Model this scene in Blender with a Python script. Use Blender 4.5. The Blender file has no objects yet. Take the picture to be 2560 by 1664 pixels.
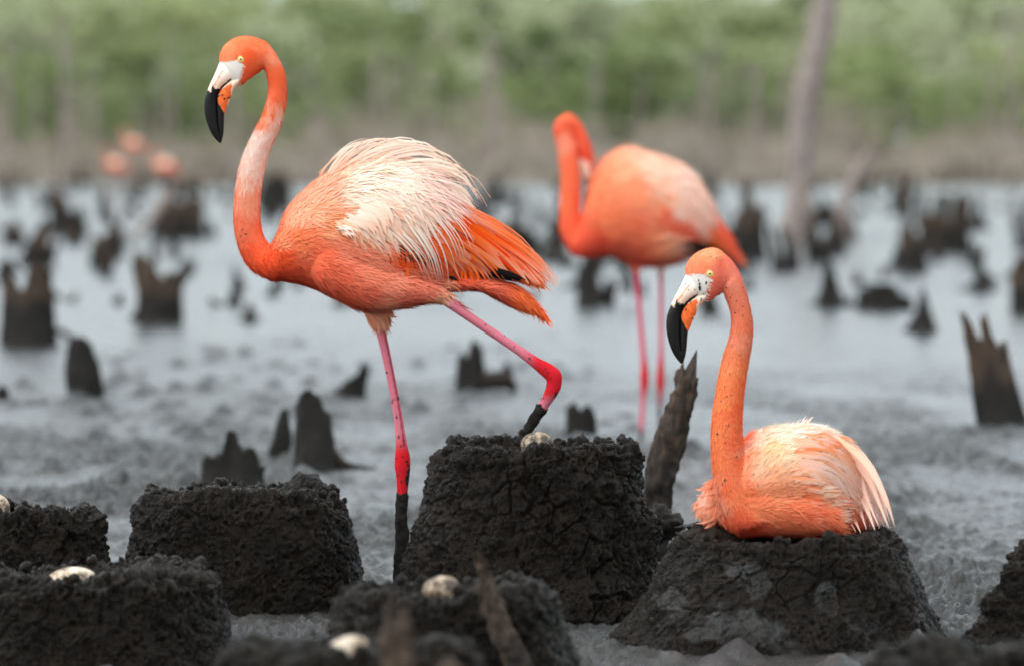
import bpy, math, random, time
import numpy as np
from mathutils import Vector
from mathutils.bvhtree import BVHTree
from mathutils.kdtree import KDTree

T0 = time.time()
sc = bpy.context.scene
COL = sc.collection
R = math.radians
random.seed(11)
rng = np.random.default_rng(5)

# ------------------------------------------------------------------ camera, sky, sun, exposure
CAM_H, FPX, HORIZON = 1.04, 14222.0, 345.0          # metres, focal length in photo pixels, horizon row
TILT = math.atan((832 - HORIZON) / FPX)
cam = bpy.data.cameras.new('camera')
cam_ob = bpy.data.objects.new('camera', cam)
COL.objects.link(cam_ob)
cam_ob.location = (0, 0, CAM_H)
cam_ob.rotation_euler = (R(90) - TILT, 0, 0)
cam.sensor_width = 36
cam.lens = 200.0
cam.clip_start = 0.5
cam.clip_end = 6000
cam.dof.use_dof = True
cam.dof.focus_distance = 12.25
cam.dof.aperture_fstop = 3.7
cam.dof.aperture_blades = 9
sc.camera = cam_ob

SUN_EL, SUN_AZ = 60.0, 245.0                          # degrees, azimuth from +Y towards +X
world = bpy.data.worlds.new('World')
sc.world = world
world.use_nodes = True
wn, wl = world.node_tree.nodes, world.node_tree.links
wn.clear()
sky = wn.new('ShaderNodeTexSky')
sky.sky_type = 'NISHITA'
sky.sun_disc = False
sky.sun_elevation = R(SUN_EL)
sky.sun_rotation = R(SUN_AZ)
sky.air_density, sky.dust_density, sky.ozone_density = 1.0, 1.5, 1.0
hs = wn.new('ShaderNodeHueSaturation')
hs.inputs['Saturation'].default_value = 0.22
bg = wn.new('ShaderNodeBackground')
bg.inputs['Strength'].default_value = 0.15
wo = wn.new('ShaderNodeOutputWorld')
wl.new(sky.outputs[0], hs.inputs['Color'])
cl = wn.new('ShaderNodeMix')                             # even overcast layer over the clear sky
cl.data_type = 'RGBA'
cl.inputs[0].default_value = 0.85
cl.inputs[7].default_value = (2.62, 2.98, 3.18, 1)
wl.new(hs.outputs[0], cl.inputs[6])
wl.new(cl.outputs[2], bg.inputs['Color'])
wl.new(bg.outputs[0], wo.inputs['Surface'])

sun = bpy.data.lights.new('sun', 'SUN')
sun.energy = 1.5
sun.angle = R(120)
sun.color = (1.0, 0.97, 0.93)
sun_ob = bpy.data.objects.new('sun', sun)
COL.objects.link(sun_ob)
_s = Vector((math.sin(R(SUN_AZ)) * math.cos(R(SUN_EL)), math.cos(R(SUN_AZ)) * math.cos(R(SUN_EL)), math.sin(R(SUN_EL))))
sun_ob.rotation_euler = _s.to_track_quat('Z', 'Y').to_euler()
sun_ob.location = (0, 0, 50)

sc.view_settings.view_transform = 'Standard'
sc.view_settings.look = 'None'
sc.view_settings.gamma = 1.0
sc.view_settings.use_curve_mapping = False
sc.view_settings.exposure = 1.42
sc.render.engine = 'CYCLES'
sc.cycles.use_denoising = True
sc.cycles.max_bounces = 6
sc.cycles.transparent_max_bounces = 4

# ------------------------------------------------------------------ helpers: picture measurements to places
_ct, _st = math.cos(TILT), math.sin(TILT)


def W(px, py, Y):
    """World point seen at photo pixel (px, py), at depth Y metres."""
    px = np.asarray(px, float); py = np.asarray(py, float); Y = np.asarray(Y, float)
    cx, cy = (px - 1280) / FPX, -(py - 832) / FPX
    dy, dz = _ct + cy * _st, cy * _ct - _st
    k = Y / dy
    return np.stack(np.broadcast_arrays(cx * k, Y, CAM_H + dz * k), -1)


def PX(P):
    """Photo pixel of world points."""
    P = np.asarray(P, float)
    x, y, z = P[..., 0], P[..., 1], P[..., 2] - CAM_H
    f = y * _ct - z * _st
    u = y * _st + z * _ct
    return 1280 + x / f * FPX, 832 - u / f * FPX


def G(px, py):
    """Depth of the mud plane (z = 0) at a photo pixel."""
    cy = -(py - 832) / FPX
    return CAM_H / -(cy * _ct - _st) * (_ct + cy * _st)


def srgb(c):
    c = np.asarray(c, float) / 255.0
    return np.where(c <= 0.04045, c / 12.92, ((c + 0.055) / 1.055) ** 2.4)


# ------------------------------------------------------------------ helpers: noise
def _h(ix, iy, iz, seed):
    with np.errstate(over='ignore'):
        h = (ix.astype(np.uint32) * np.uint32(374761393) + iy.astype(np.uint32) * np.uint32(668265263)
             + iz.astype(np.uint32) * np.uint32(2147483647) + np.uint32((seed * 974711 + 12345) & 0xffffffff))
        h = (h ^ (h >> np.uint32(13))) * np.uint32(1274126177)
        h = (h ^ (h >> np.uint32(16))) * np.uint32(2246822519)
        h = h ^ (h >> np.uint32(15))
    return h


def _h01(ix, iy, iz, seed):
    return _h(ix, iy, iz, seed).astype(np.float64) / 4294967295.0


def vnoise(P, seed=0):
    P = np.asarray(P, float)
    i = np.floor(P).astype(np.int64); f = P - i
    f = f * f * (3 - 2 * f)
    i = i & 0xffffffff
    out = 0
    for a in (0, 1):
        wx = f[:, 0] if a else 1 - f[:, 0]
        for b in (0, 1):
            wy = f[:, 1] if b else 1 - f[:, 1]
            for c in (0, 1):
                wz = f[:, 2] if c else 1 - f[:, 2]
                out = out + wx * wy * wz * _h01((i[:, 0] + a) & 0xffffffff, (i[:, 1] + b) & 0xffffffff, (i[:, 2] + c) & 0xffffffff, seed)
    return out * 2 - 1


def fbm(P, octaves=4, seed=0, gain=0.5):
    P = np.asarray(P, float)
    a, s, t = 1.0, 0.0, 0.0
    for o in range(octaves):
        s = s + a * vnoise(P * (2.03 ** o) + 17.3 * o, seed + o)
        t += a
        a *= gain
    return s / t


def worley(P, seed=0):
    """F1 and F2 distances."""
    P = np.asarray(P, float)
    i = np.floor(P).astype(np.int64); f = P - i
    d1 = np.full(len(P), 9.0); d2 = np.full(len(P), 9.0)
    for a in (-1, 0, 1):
        for b in (-1, 0, 1):
            for c in (-1, 0, 1):
                h = _h((i[:, 0] + a) & 0xffffffff, (i[:, 1] + b) & 0xffffffff, (i[:, 2] + c) & 0xffffffff, seed)
                qx = a + (h & np.uint32(1023)) / 1023.0 - f[:, 0]
                qy = b + ((h >> np.uint32(10)) & np.uint32(1023)) / 1023.0 - f[:, 1]
                qz = c + ((h >> np.uint32(20)) & np.uint32(1023)) / 1023.0 - f[:, 2]
                d = np.sqrt(qx * qx + qy * qy + qz * qz)
                d2 = np.minimum(d2, np.maximum(d1, d))
                d1 = np.minimum(d1, d)
    return d1, d2


def sstep(a, b, x):
    t = np.clip((x - a) / (b - a), 0, 1)
    return t * t * (3 - 2 * t)


# ------------------------------------------------------------------ helpers: objects
def tag(o, label=None, cat=None, group=None, kind=None):
    for k, v in (('label', label), ('category', cat), ('group', group), ('kind', kind)):
        if v:
            o[k] = v
    return o


def empty(name, loc, rz=0.0):
    o = bpy.data.objects.new(name, None)
    COL.objects.link(o)
    o.location = loc
    o.rotation_euler = (0, 0, rz)
    o.empty_display_size = 0.1
    return o


def make_mesh(name, V, F, mat, cols=None, attrs=None, smooth=True, normals=None):
    V = np.asarray(V, float)
    me = bpy.data.meshes.new(name)
    if isinstance(F, np.ndarray):
        n, k = F.shape
        me.vertices.add(len(V))
        me.vertices.foreach_set('co', V.astype(np.float32).ravel())
        me.loops.add(n * k)
        me.loops.foreach_set('vertex_index', F.astype(np.int32).ravel())
        me.polygons.add(n)
        me.polygons.foreach_set('loop_start', np.arange(0, n * k, k, dtype=np.int32))
        me.update(calc_edges=True)
    else:
        me.from_pydata(V.tolist(), [], F)
        me.update()
    me.polygons.foreach_set('use_smooth', np.full(len(me.polygons), smooth, dtype=bool))
    set_attrs(me, cols, attrs)
    if mat is not None:
        me.materials.append(mat)
    if normals is not None:
        me.normals_split_custom_set_from_vertices(np.asarray(normals, np.float32).tolist())
    return me


def set_attrs(me, cols=None, attrs=None):
    if cols is not None:
        c = np.ones((len(me.vertices), 4), np.float32)
        c[:, :3] = cols
        a = me.attributes.new('tint', 'FLOAT_COLOR', 'POINT')
        a.data.foreach_set('color', c.ravel())
    for k, v in (attrs or {}).items():
        a = me.attributes.new(k, 'FLOAT', 'POINT')
        a.data.foreach_set('value', np.asarray(v, np.float32))


def add(name, me, parent=None, loc=(0, 0, 0)):
    o = bpy.data.objects.new(name, me)
    COL.objects.link(o)
    o.location = loc
    if parent is not None:
        o.parent = parent
    return o


def grid_faces(nr, nc, wrap=True, off=0):
    r = np.arange(nr - 1)[:, None]; c = np.arange(nc if wrap else nc - 1)[None, :]
    c2 = (c + 1) % nc
    a = r * nc + c; b = r * nc + c2; d = (r + 1) * nc + c; e = (r + 1) * nc + c2
    return np.stack([a, b, e, d], -1).reshape(-1, 4) + off


def catmull(P, m):
    """Catmull-Rom resampling of the rows of P, m steps per span."""
    P = np.asarray(P, float)
    Q = np.vstack([2 * P[0] - P[1], P, 2 * P[-1] - P[-2]])
    out = []
    for k in range(1, len(Q) - 2):
        p0, p1, p2, p3 = Q[k - 1], Q[k], Q[k + 1], Q[k + 2]
        for t in np.arange(m) / m:
            out.append(0.5 * ((2 * p1) + (-p0 + p2) * t + (2 * p0 - 5 * p1 + 4 * p2 - p3) * t * t + (-p0 + 3 * p1 - 3 * p2 + p3) * t ** 3))
    out.append(Q[-2])
    return np.array(out)


def loft(secs, Y0, m=4, n=28):
    """Closed body from cross-sections (ax, ay, bx, by, half depth, dy): two outline points in photo pixels,
    half thickness in photo pixels, centre depth offset in metres."""
    S = []
    for s in secs:
        ax, ay, bx, by = s[:4]
        hw = s[4] if len(s) > 4 and s[4] is not None else 0.5 * math.hypot(ax - bx, ay - by)
        dy = s[5] if len(s) > 5 else 0.0
        S.append((ax, ay, bx, by, hw, dy))
    S = catmull(np.array(S), m)
    sc_ = Y0 / FPX
    A = W(S[:, 0], S[:, 1], Y0 + S[:, 5]); B = W(S[:, 2], S[:, 3], Y0 + S[:, 5])
    ph = np.arange(n) / n * 2 * math.pi
    C, E = (A + B) / 2, (A - B) / 2
    V = C[:, None, :] + E[:, None, :] * np.cos(ph)[None, :, None]
    V = V + np.array([0, 1.0, 0]) * (np.maximum(S[:, 4], 1.0)[:, None] * sc_ * np.sin(ph)[None, :])[:, :, None]
    V = V.reshape(-1, 3)
    F = grid_faces(len(S), n).tolist()
    k = len(V)
    V = np.vstack([V, C[0], C[-1]])
    for j in range(n):
        F.append([k, (j + 1) % n, j])
        o = (len(S) - 1) * n
        F.append([k + 1, o + j, o + (j + 1) % n])
    return V, F


def tube(pts, Y0, m=4, n=20):
    """Round tube along (px, py, width, dy)."""
    P = np.array([(p[0], p[1], p[2], p[3] if len(p) > 3 else 0.0) for p in pts], float)
    t = np.gradient(P[:, :2], axis=0)
    t /= np.maximum(np.linalg.norm(t, axis=1, keepdims=True), 1e-6)
    nx, ny = t[:, 1], -t[:, 0]
    secs = [(P[i, 0] + nx[i] * P[i, 2] / 2, P[i, 1] + ny[i] * P[i, 2] / 2,
             P[i, 0] - nx[i] * P[i, 2] / 2, P[i, 1] - ny[i] * P[i, 2] / 2, P[i, 2] / 2, P[i, 3]) for i in range(len(P))]
    return loft(secs, Y0, m, n)


def merge(parts):
    V, F, o = [], [], 0
    for v, f in parts:
        V.append(v)
        F += [[i + o for i in q] for q in f]
        o += len(v)
    return np.vstack(V), F


def fuse(parts, voxel, smooth_iter=4):
    """Union overlapping closed shapes into ONE continuous surface."""
    V, F = merge(parts)
    me = bpy.data.meshes.new('raw'); me.from_pydata(V.tolist(), [], F); me.update()
    o = bpy.data.objects.new('raw', me); COL.objects.link(o)
    md = o.modifiers.new('r', 'REMESH'); md.mode = 'VOXEL'; md.voxel_size = voxel
    sm = o.modifiers.new('s', 'SMOOTH'); sm.factor = 0.5; sm.iterations = smooth_iter
    dg = bpy.context.evaluated_depsgraph_get(); dg.update()
    out = bpy.data.meshes.new_from_object(o.evaluated_get(dg))
    bpy.data.objects.remove(o); bpy.data.meshes.remove(me)
    nv = len(out.vertices)
    co = np.empty(nv * 3, np.float32); out.vertices.foreach_get('co', co)
    out.polygons.foreach_set('use_smooth', np.ones(len(out.polygons), dtype=bool))
    return out, co.reshape(-1, 3).astype(float)


def in_poly(px, py, poly):
    px, py = np.asarray(px, float), np.asarray(py, float)
    r = np.zeros(px.shape, bool)
    n = len(poly)
    for i in range(n):
        x1, y1 = poly[i]; x2, y2 = poly[(i + 1) % n]
        c = ((y1 > py) != (y2 > py)) & (px < (x2 - x1) * (py - y1) / ((y2 - y1) if y2 != y1 else 1e-9) + x1)
        r ^= c
    return r


def idw(px, py, pts, vals, p=3.0):
    pts = np.asarray(pts, float); vals = np.asarray(vals, float)
    num = 0; den = 0
    for (x, y), v in zip(pts, vals):
        w = 1.0 / ((px - x) ** 2 + (py - y) ** 2 + 60.0) ** (p / 2 * 1.3)
        num = num + w[:, None] * v; den = den + w
    return num / den[:, None]


# ------------------------------------------------------------------ materials
def new_mat(name):
    m = bpy.data.materials.new(name)
    m.use_nodes = True
    nt = m.node_tree
    nt.nodes.clear()
    return m, nt.nodes, nt.links


def N(nodes, kind, **kw):
    n = nodes.new(kind)
    for k, v in kw.items():
        if k in n.inputs:
            n.inputs[k].default_value = v
        else:
            setattr(n, k, v)
    return n


def noise_tex(nodes, links, scale, detail=6, rough=0.6, coord='Object', vec=None):
    tc = N(nodes, 'ShaderNodeTexCoord')
    t = N(nodes, 'ShaderNodeTexNoise')
    t.inputs['Scale'].default_value = scale; t.inputs['Detail'].default_value = detail; t.inputs['Roughness'].default_value = rough
    links.new(vec if vec is not None else tc.outputs[coord], t.inputs['Vector'])
    return t.outputs['Fac']


def ramp(nodes, links, fac, stops):
    r = N(nodes, 'ShaderNodeValToRGB')
    e = r.color_ramp.elements
    while len(e) < len(stops):
        e.new(0.5)
    for x, (p, c) in zip(e, stops):
        x.position = p; x.color = (*c, 1) if len(c) == 3 else c
    links.new(fac, r.inputs['Fac'])
    return r.outputs['Color']


def tint_mat(name, rough=0.75, spec=0.25, translucent=0.0, sheen=0.0, bump=0.0, bump_scale=900, sss=0.0):
    m, n, l = new_mat(name)
    at = N(n, 'ShaderNodeAttribute', attribute_name='tint')
    out = N(n, 'ShaderNodeOutputMaterial')
    b = N(n, 'ShaderNodeBsdfPrincipled')
    b.inputs['Roughness'].default_value = rough
    b.inputs['Specular IOR Level'].default_value = spec
    if sheen:
        b.inputs['Sheen Weight'].default_value = sheen
    if sss:
        b.inputs['Subsurface Weight'].default_value = sss
        b.inputs['Subsurface Scale'].default_value = 0.01
    l.new(at.outputs['Color'], b.inputs['Base Color'])
    if bump:
        f = noise_tex(n, l, bump_scale, 3, 0.6)
        bp = N(n, 'ShaderNodeBump'); bp.inputs['Strength'].default_value = bump; bp.inputs['Distance'].default_value = 0.002
        l.new(f, bp.inputs['Height']); l.new(bp.outputs[0], b.inputs['Normal'])
    if translucent:
        tr = N(n, 'ShaderNodeBsdfTranslucent'); l.new(at.outputs['Color'], tr.inputs['Color'])
        mx = N(n, 'ShaderNodeMixShader'); mx.inputs[0].default_value = translucent
        l.new(b.outputs[0], mx.inputs[1]); l.new(tr.outputs[0], mx.inputs[2]); l.new(mx.outputs[0], out.inputs['Surface'])
    else:
        l.new(b.outputs[0], out.inputs['Surface'])
    return m


def mud_mat(name, dark=(0.0035, 0.0029, 0.0024), light=(0.023, 0.0172, 0.0122), rough=(0.14, 0.55), fine=260.0, wet_attr=True):
    m, n, l = new_mat(name)
    out = N(n, 'ShaderNodeOutputMaterial'); b = N(n, 'ShaderNodeBsdfPrincipled')
    f1 = noise_tex(n, l, 14, 8, 0.65); f2 = noise_tex(n, l, fine, 8, 0.7); f3 = noise_tex(n, l, 45, 6, 0.65)
    c = ramp(n, l, f3, [(0.25, dark), (0.75, light)])
    c2 = ramp(n, l, f1, [(0.35, (0.75, 0.78, 0.82)), (0.65, (1.15, 1.05, 0.95))])
    mx = N(n, 'ShaderNodeMix', data_type='RGBA', blend_type='MULTIPLY'); mx.inputs[0].default_value = 1
    l.new(c, mx.inputs[6]); l.new(c2, mx.inputs[7])
    rr = N(n, 'ShaderNodeMapRange'); rr.inputs['To Min'].default_value = rough[0]; rr.inputs['To Max'].default_value = rough[1]
    rr.inputs['From Min'].default_value = 0.3; rr.inputs['From Max'].default_value = 0.7
    l.new(noise_tex(n, l, 38, 7, 0.7), rr.inputs['Value'])
    bp = N(n, 'ShaderNodeBump'); bp.inputs['Strength'].default_value = 1.0; bp.inputs['Distance'].default_value = 0.013
    ad = N(n, 'ShaderNodeMath', operation='ADD'); l.new(f2, ad.inputs[0])
    ml = N(n, 'ShaderNodeMath', operation='MULTIPLY'); ml.inputs[1].default_value = 1.4; l.new(noise_tex(n, l, 85, 5, 0.6), ml.inputs[0])
    l.new(ml.outputs[0], ad.inputs[1]); l.new(ad.outputs[0], bp.inputs['Height'])
    if wet_attr:
        at = N(n, 'ShaderNodeAttribute', attribute_name='wet')
        mr = N(n, 'ShaderNodeMix', data_type='FLOAT'); l.new(at.outputs['Fac'], mr.inputs[0]); l.new(rr.outputs[0], mr.inputs[2]); mr.inputs[3].default_value = 0.24
        l.new(mr.outputs[0], b.inputs['Roughness'])
        bs = N(n, 'ShaderNodeMapRange'); bs.inputs['To Min'].default_value = 0.9; bs.inputs['To Max'].default_value = 0.07; l.new(at.outputs['Fac'], bs.inputs['Value'])
        l.new(bs.outputs[0], bp.inputs['Strength'])
        mc = N(n, 'ShaderNodeMix', data_type='RGBA'); l.new(at.outputs['Fac'], mc.inputs[0]); l.new(mx.outputs[2], mc.inputs[6]); mc.inputs[7].default_value = (0.005, 0.0058, 0.0064, 1)
        l.new(mc.outputs[2], b.inputs['Base Color'])
    else:
        l.new(rr.outputs[0], b.inputs['Roughness']); l.new(mx.outputs[2], b.inputs['Base Color'])
    b.inputs['Specular IOR Level'].default_value = 0.4
    if wet_attr:
        sp = N(n, 'ShaderNodeMapRange'); sp.inputs['To Min'].default_value = 0.20; sp.inputs['To Max'].default_value = 0.24
        l.new(at.outputs['Fac'], sp.inputs['Value']); l.new(sp.outputs[0], b.inputs['Specular IOR Level'])
    l.new(bp.outputs[0], b.inputs['Normal'])
    l.new(b.outputs[0], out.inputs['Surface'])
    return m


def wood_mat(name, dark, light, mudline=None, rough=0.8):
    """Weathered wood with vertical grain; below the attribute 'coat' it is caked in mud."""
    m, n, l = new_mat(name)
    out = N(n, 'ShaderNodeOutputMaterial'); b = N(n, 'ShaderNodeBsdfPrincipled')
    tc = N(n, 'ShaderNodeTexCoord'); mp = N(n, 'ShaderNodeMapping'); mp.inputs['Scale'].default_value = (60, 60, 9)
    l.new(tc.outputs['Object'], mp.inputs['Vector'])
    f = noise_tex(n, l, 1.0, 6, 0.65, vec=mp.outputs[0])
    c = ramp(n, l, f, [(0.3, dark), (0.7, light)])
    at = N(n, 'ShaderNodeAttribute', attribute_name='coat')
    mc = N(n, 'ShaderNodeMix', data_type='RGBA'); l.new(at.outputs['Fac'], mc.inputs[0]); l.new(c, mc.inputs[6]); mc.inputs[7].default_value = (0.016, 0.0145, 0.013, 1)
    l.new(mc.outputs[2], b.inputs['Base Color'])
    b.inputs['Roughness'].default_value = rough
    b.inputs['Specular IOR Level'].default_value = 0.2
    bp = N(n, 'ShaderNodeBump'); bp.inputs['Strength'].default_value = 0.8; bp.inputs['Distance'].default_value = 0.01
    l.new(f, bp.inputs['Height']); l.new(bp.outputs[0], b.inputs['Normal'])
    l.new(b.outputs[0], out.inputs['Surface'])
    return m


def flat_mat(name, col, rough=0.5, spec=0.5, var=0.25, scale=40.0, coat=0.0):
    m, n, l = new_mat(name)
    out = N(n, 'ShaderNodeOutputMaterial'); b = N(n, 'ShaderNodeBsdfPrincipled')
    f = noise_tex(n, l, scale, 4, 0.6)
    lo = tuple(x * (1 - var) for x in col); hi = tuple(min(1, x * (1 + var)) for x in col)
    l.new(ramp(n, l, f, [(0.3, lo), (0.7, hi)]), b.inputs['Base Color'])
    b.inputs['Roughness'].default_value = rough; b.inputs['Specular IOR Level'].default_value = spec
    if coat:
        b.inputs['Coat Weight'].default_value = coat
    l.new(b.outputs[0], out.inputs['Surface'])
    return m


def leaf_mat(name, a, bcol):
    m, n, l = new_mat(name)
    out = N(n, 'ShaderNodeOutputMaterial'); d = N(n, 'ShaderNodeBsdfPrincipled'); tr = N(n, 'ShaderNodeBsdfTranslucent')
    oi = N(n, 'ShaderNodeObjectInfo')
    f = noise_tex(n, l, 1.6, 4, 0.6)
    ad = N(n, 'ShaderNodeMath', operation='ADD'); l.new(f, ad.inputs[0])
    ml = N(n, 'ShaderNodeMath', operation='MULTIPLY'); ml.inputs[1].default_value = 0.5; l.new(oi.outputs['Random'], ml.inputs[0]); l.new(ml.outputs[0], ad.inputs[1])
    c = ramp(n, l, ad.outputs[0], [(0.45, a), (1.0, bcol)])
    d.inputs['Roughness'].default_value = 0.55
    l.new(c, d.inputs['Base Color']); l.new(c, tr.inputs['Color'])
    mx = N(n, 'ShaderNodeMixShader'); mx.inputs[0].default_value = 0.3
    l.new(d.outputs[0], mx.inputs[1]); l.new(tr.outputs[0], mx.inputs[2]); l.new(mx.outputs[0], out.inputs['Surface'])
    return m


M_PLUME = tint_mat('plumage', 0.85, 0.06, 0.18)
M_BILL = tint_mat('bill_horn', 0.5, 0.2, 0.0, bump=0.12, bump_scale=300)
M_MUD = mud_mat('nest_mud')
M_WOOD = wood_mat('dead_wood', (0.014, 0.011, 0.009), (0.095, 0.064, 0.045))
M_DRIFT = wood_mat('bleached_wood', (0.15, 0.12, 0.11), (0.36, 0.30, 0.27))
M_BRUSH = flat_mat('dead_twigs', (0.36, 0.31, 0.255), 0.9, 0.1, 0.4, 1.2)
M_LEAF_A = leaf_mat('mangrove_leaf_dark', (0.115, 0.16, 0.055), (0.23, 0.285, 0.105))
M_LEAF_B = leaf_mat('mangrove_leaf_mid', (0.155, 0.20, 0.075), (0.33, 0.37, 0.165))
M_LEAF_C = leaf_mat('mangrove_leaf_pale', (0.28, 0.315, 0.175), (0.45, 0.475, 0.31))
M_EYE = flat_mat('eye_yellow', (0.72, 0.58, 0.16), 0.25, 0.5, 0.08, 300, 0.6)
M_PUPIL = flat_mat('pupil_black', (0.006, 0.006, 0.007), 0.12, 0.5, 0.1, 100, 0.6)
M_RING = flat_mat('eyelid_skin', (0.72, 0.47, 0.20), 0.6, 0.3, 0.1, 300)
M_SPECK = flat_mat('dried_mud', (0.016, 0.013, 0.012), 0.7, 0.3, 0.4, 300)

# egg: chalky white with brown mud mottling
M_EGG, _n, _l = new_mat('egg_shell')
_o = N(_n, 'ShaderNodeOutputMaterial'); _b = N(_n, 'ShaderNodeBsdfPrincipled')
_f = noise_tex(_n, _l, 42, 8, 0.72)
_l.new(ramp(_n, _l, _f, [(0.43, (0.56, 0.49, 0.40)), (0.53, (0.36, 0.26, 0.17)), (0.59, (0.08, 0.055, 0.035))]), _b.inputs['Base Color'])
_b.inputs['Roughness'].default_value = 0.6
_l.new(_b.outputs[0], _o.inputs['Surface'])

# ------------------------------------------------------------------ the mud flat
M_FLAT, _n, _l = new_mat('wet_mud_flat')
_o = N(_n, 'ShaderNodeOutputMaterial'); _b = N(_n, 'ShaderNodeBsdfPrincipled')
_f1 = noise_tex(_n, _l, 3.0, 6, 0.6); _f2 = noise_tex(_n, _l, 75, 8, 0.7)
_l.new(ramp(_n, _l, _f1, [(0.3, (0.012, 0.012, 0.012)), (0.7, (0.032, 0.030, 0.027))]), _b.inputs['Base Color'])
_at = N(_n, 'ShaderNodeAttribute', attribute_name='emerged')            # bare mud standing out of the film of water
_rr = N(_n, 'ShaderNodeMapRange'); _rr.inputs['To Min'].default_value = 0.12; _rr.inputs['To Max'].default_value = 0.23
_l.new(_at.outputs['Fac'], _rr.inputs['Value'])
_br = N(_n, 'ShaderNodeMapRange'); _br.inputs['From Min'].default_value = 0.42; _br.inputs['From Max'].default_value = 0.66   # broken sheen: duller scum
_br.inputs['To Min'].default_value = 0.0; _br.inputs['To Max'].default_value = 0.20
_l.new(noise_tex(_n, _l, 5.0, 9, 0.72), _br.inputs['Value'])
_ra = N(_n, 'ShaderNodeMath', operation='ADD'); _l.new(_rr.outputs[0], _ra.inputs[0]); _l.new(_br.outputs[0], _ra.inputs[1])
_l.new(_ra.outputs[0], _b.inputs['Roughness'])
_bs = N(_n, 'ShaderNodeMapRange'); _bs.inputs['To Min'].default_value = 0.10; _bs.inputs['To Max'].default_value = 0.8
_l.new(_at.outputs['Fac'], _bs.inputs['Value'])
_bp = N(_n, 'ShaderNodeBump'); _bp.inputs['Distance'].default_value = 0.022
_l.new(_bs.outputs[0], _bp.inputs['Strength']); _l.new(_f2, _bp.inputs['Height']); _l.new(_bp.outputs[0], _b.inputs['Normal'])
_b.inputs['Specular IOR Level'].default_value = 0.45
_l.new(_b.outputs[0], _o.inputs['Surface'])


def flat_height(x, y):
    P = np.stack([x, y, 0 * x], -1)
    near = sstep(31.0, 14.0, y)
    lump = fbm(P * np.array([3.0, 2.0, 1]), 3, 3)
    d1, d2 = worley(P * 11.0 + 0.25 * lump[:, None], 9)
    e1, e2 = worley(P * 31.0, 19)
    fine = fbm(P * np.array([42.0, 30.0, 1]), 4, 21, 0.65)
    patch = sstep(-0.30, 0.25, fbm(P * np.array([2.2, 0.8, 1]) + 4, 3, 55))
    nearp = near * (0.35 + 0.85 * patch) * (0.3 + 0.7 * sstep(10.0, 13.2, y))
    # low lumps scattered over the wetter middle distance
    mid = sstep(120.0, 40.0, y) * sstep(-0.08, 0.35, fbm(P * np.array([0.55, 0.10, 1]) + 9, 4, 56, 0.6))
    g1, g2 = worley(P * np.array([5.0, 2.6, 1]), 29)
    lumps = mid * np.maximum(0, 0.32 - g1) * 0.18
    h = 0.012 * lump * (0.2 + nearp) + nearp * (0.034 * np.maximum(0, 0.55 - d1) + 0.034 * np.maximum(0, 0.5 - e1) + 0.040 * fine) + lumps
    emerged = np.clip(nearp * 0.75 + sstep(0.004, 0.02, lumps) + 0.28 * mid, 0, 1)
    return h, emerged


ys = [5.5]
while ys[-1] < 210:
    ys.append(ys[-1] + max(0.014, (1.7 if 11.5 < ys[-1] < 30 else 3.6) * ys[-1] ** 2 / (CAM_H * FPX)))
ys = np.array(ys)
nc = 520
u = np.linspace(-1, 1, nc) * 0.16
xx = u[None, :] * (ys[:, None] + 1.5); yy = np.repeat(ys[:, None], nc, 1)
hh, em = flat_height(xx.ravel(), yy.ravel())
V = np.stack([xx.ravel(), yy.ravel(), hh], -1)
tag(add('mud_flat', make_mesh('mud_flat', V, grid_faces(len(ys), nc, False), M_FLAT, attrs={'emerged': em})), 'wet grey mud flat reflecting the pale sky', kind='structure')
V = np.array([(-3000, -60, -0.05), (3000, -60, -0.05), (3000, 4000, -0.05), (-3000, 4000, -0.05)])
tag(add('ground', make_mesh('ground', V, np.array([[0, 1, 2, 3]]), M_FLAT)), 'dark wet ground reaching to the horizon', kind='structure')
print('flat', round(time.time() - T0, 1))


# ------------------------------------------------------------------ flamingos
def c1(x, y):
    """Head-space (enlarged view of the standing bird's head) to photo pixels."""
    return 480 + 0.20685 * x, 60 + 0.20685 * y


class Head:
    """Places head-space measurements on a bird: similarity from the standing bird's head."""
    def __init__(self, fore=(547.3, 156.4), tip=(551.0, 360.0)):
        a = complex(547.3, 156.4); b = complex(551.0, 360.0)
        c = complex(*fore); d = complex(*tip)
        self.k = (d - c) / (b - a); self.a, self.c = a, c
        self.s = abs(self.k)

    def to(self, x, y):
        p = complex(*c1(x, y)); q = self.c + self.k * (p - self.a)
        return q.real, q.imag

    def inv(self, px, py):
        q = self.a + ((px + 1j * py) - self.c) / self.k
        return (q.real - 480) / 0.20685, (q.imag - 60) / 0.20685

    def secs(self, L, dy=0.0):
        out = []
        for ax, ay, bx, by, hw in L:
            A, B = self.to(ax, ay), self.to(bx, by)
            out.append((*A, *B, hw * 0.20685 * self.s, dy))
        return out


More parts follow.
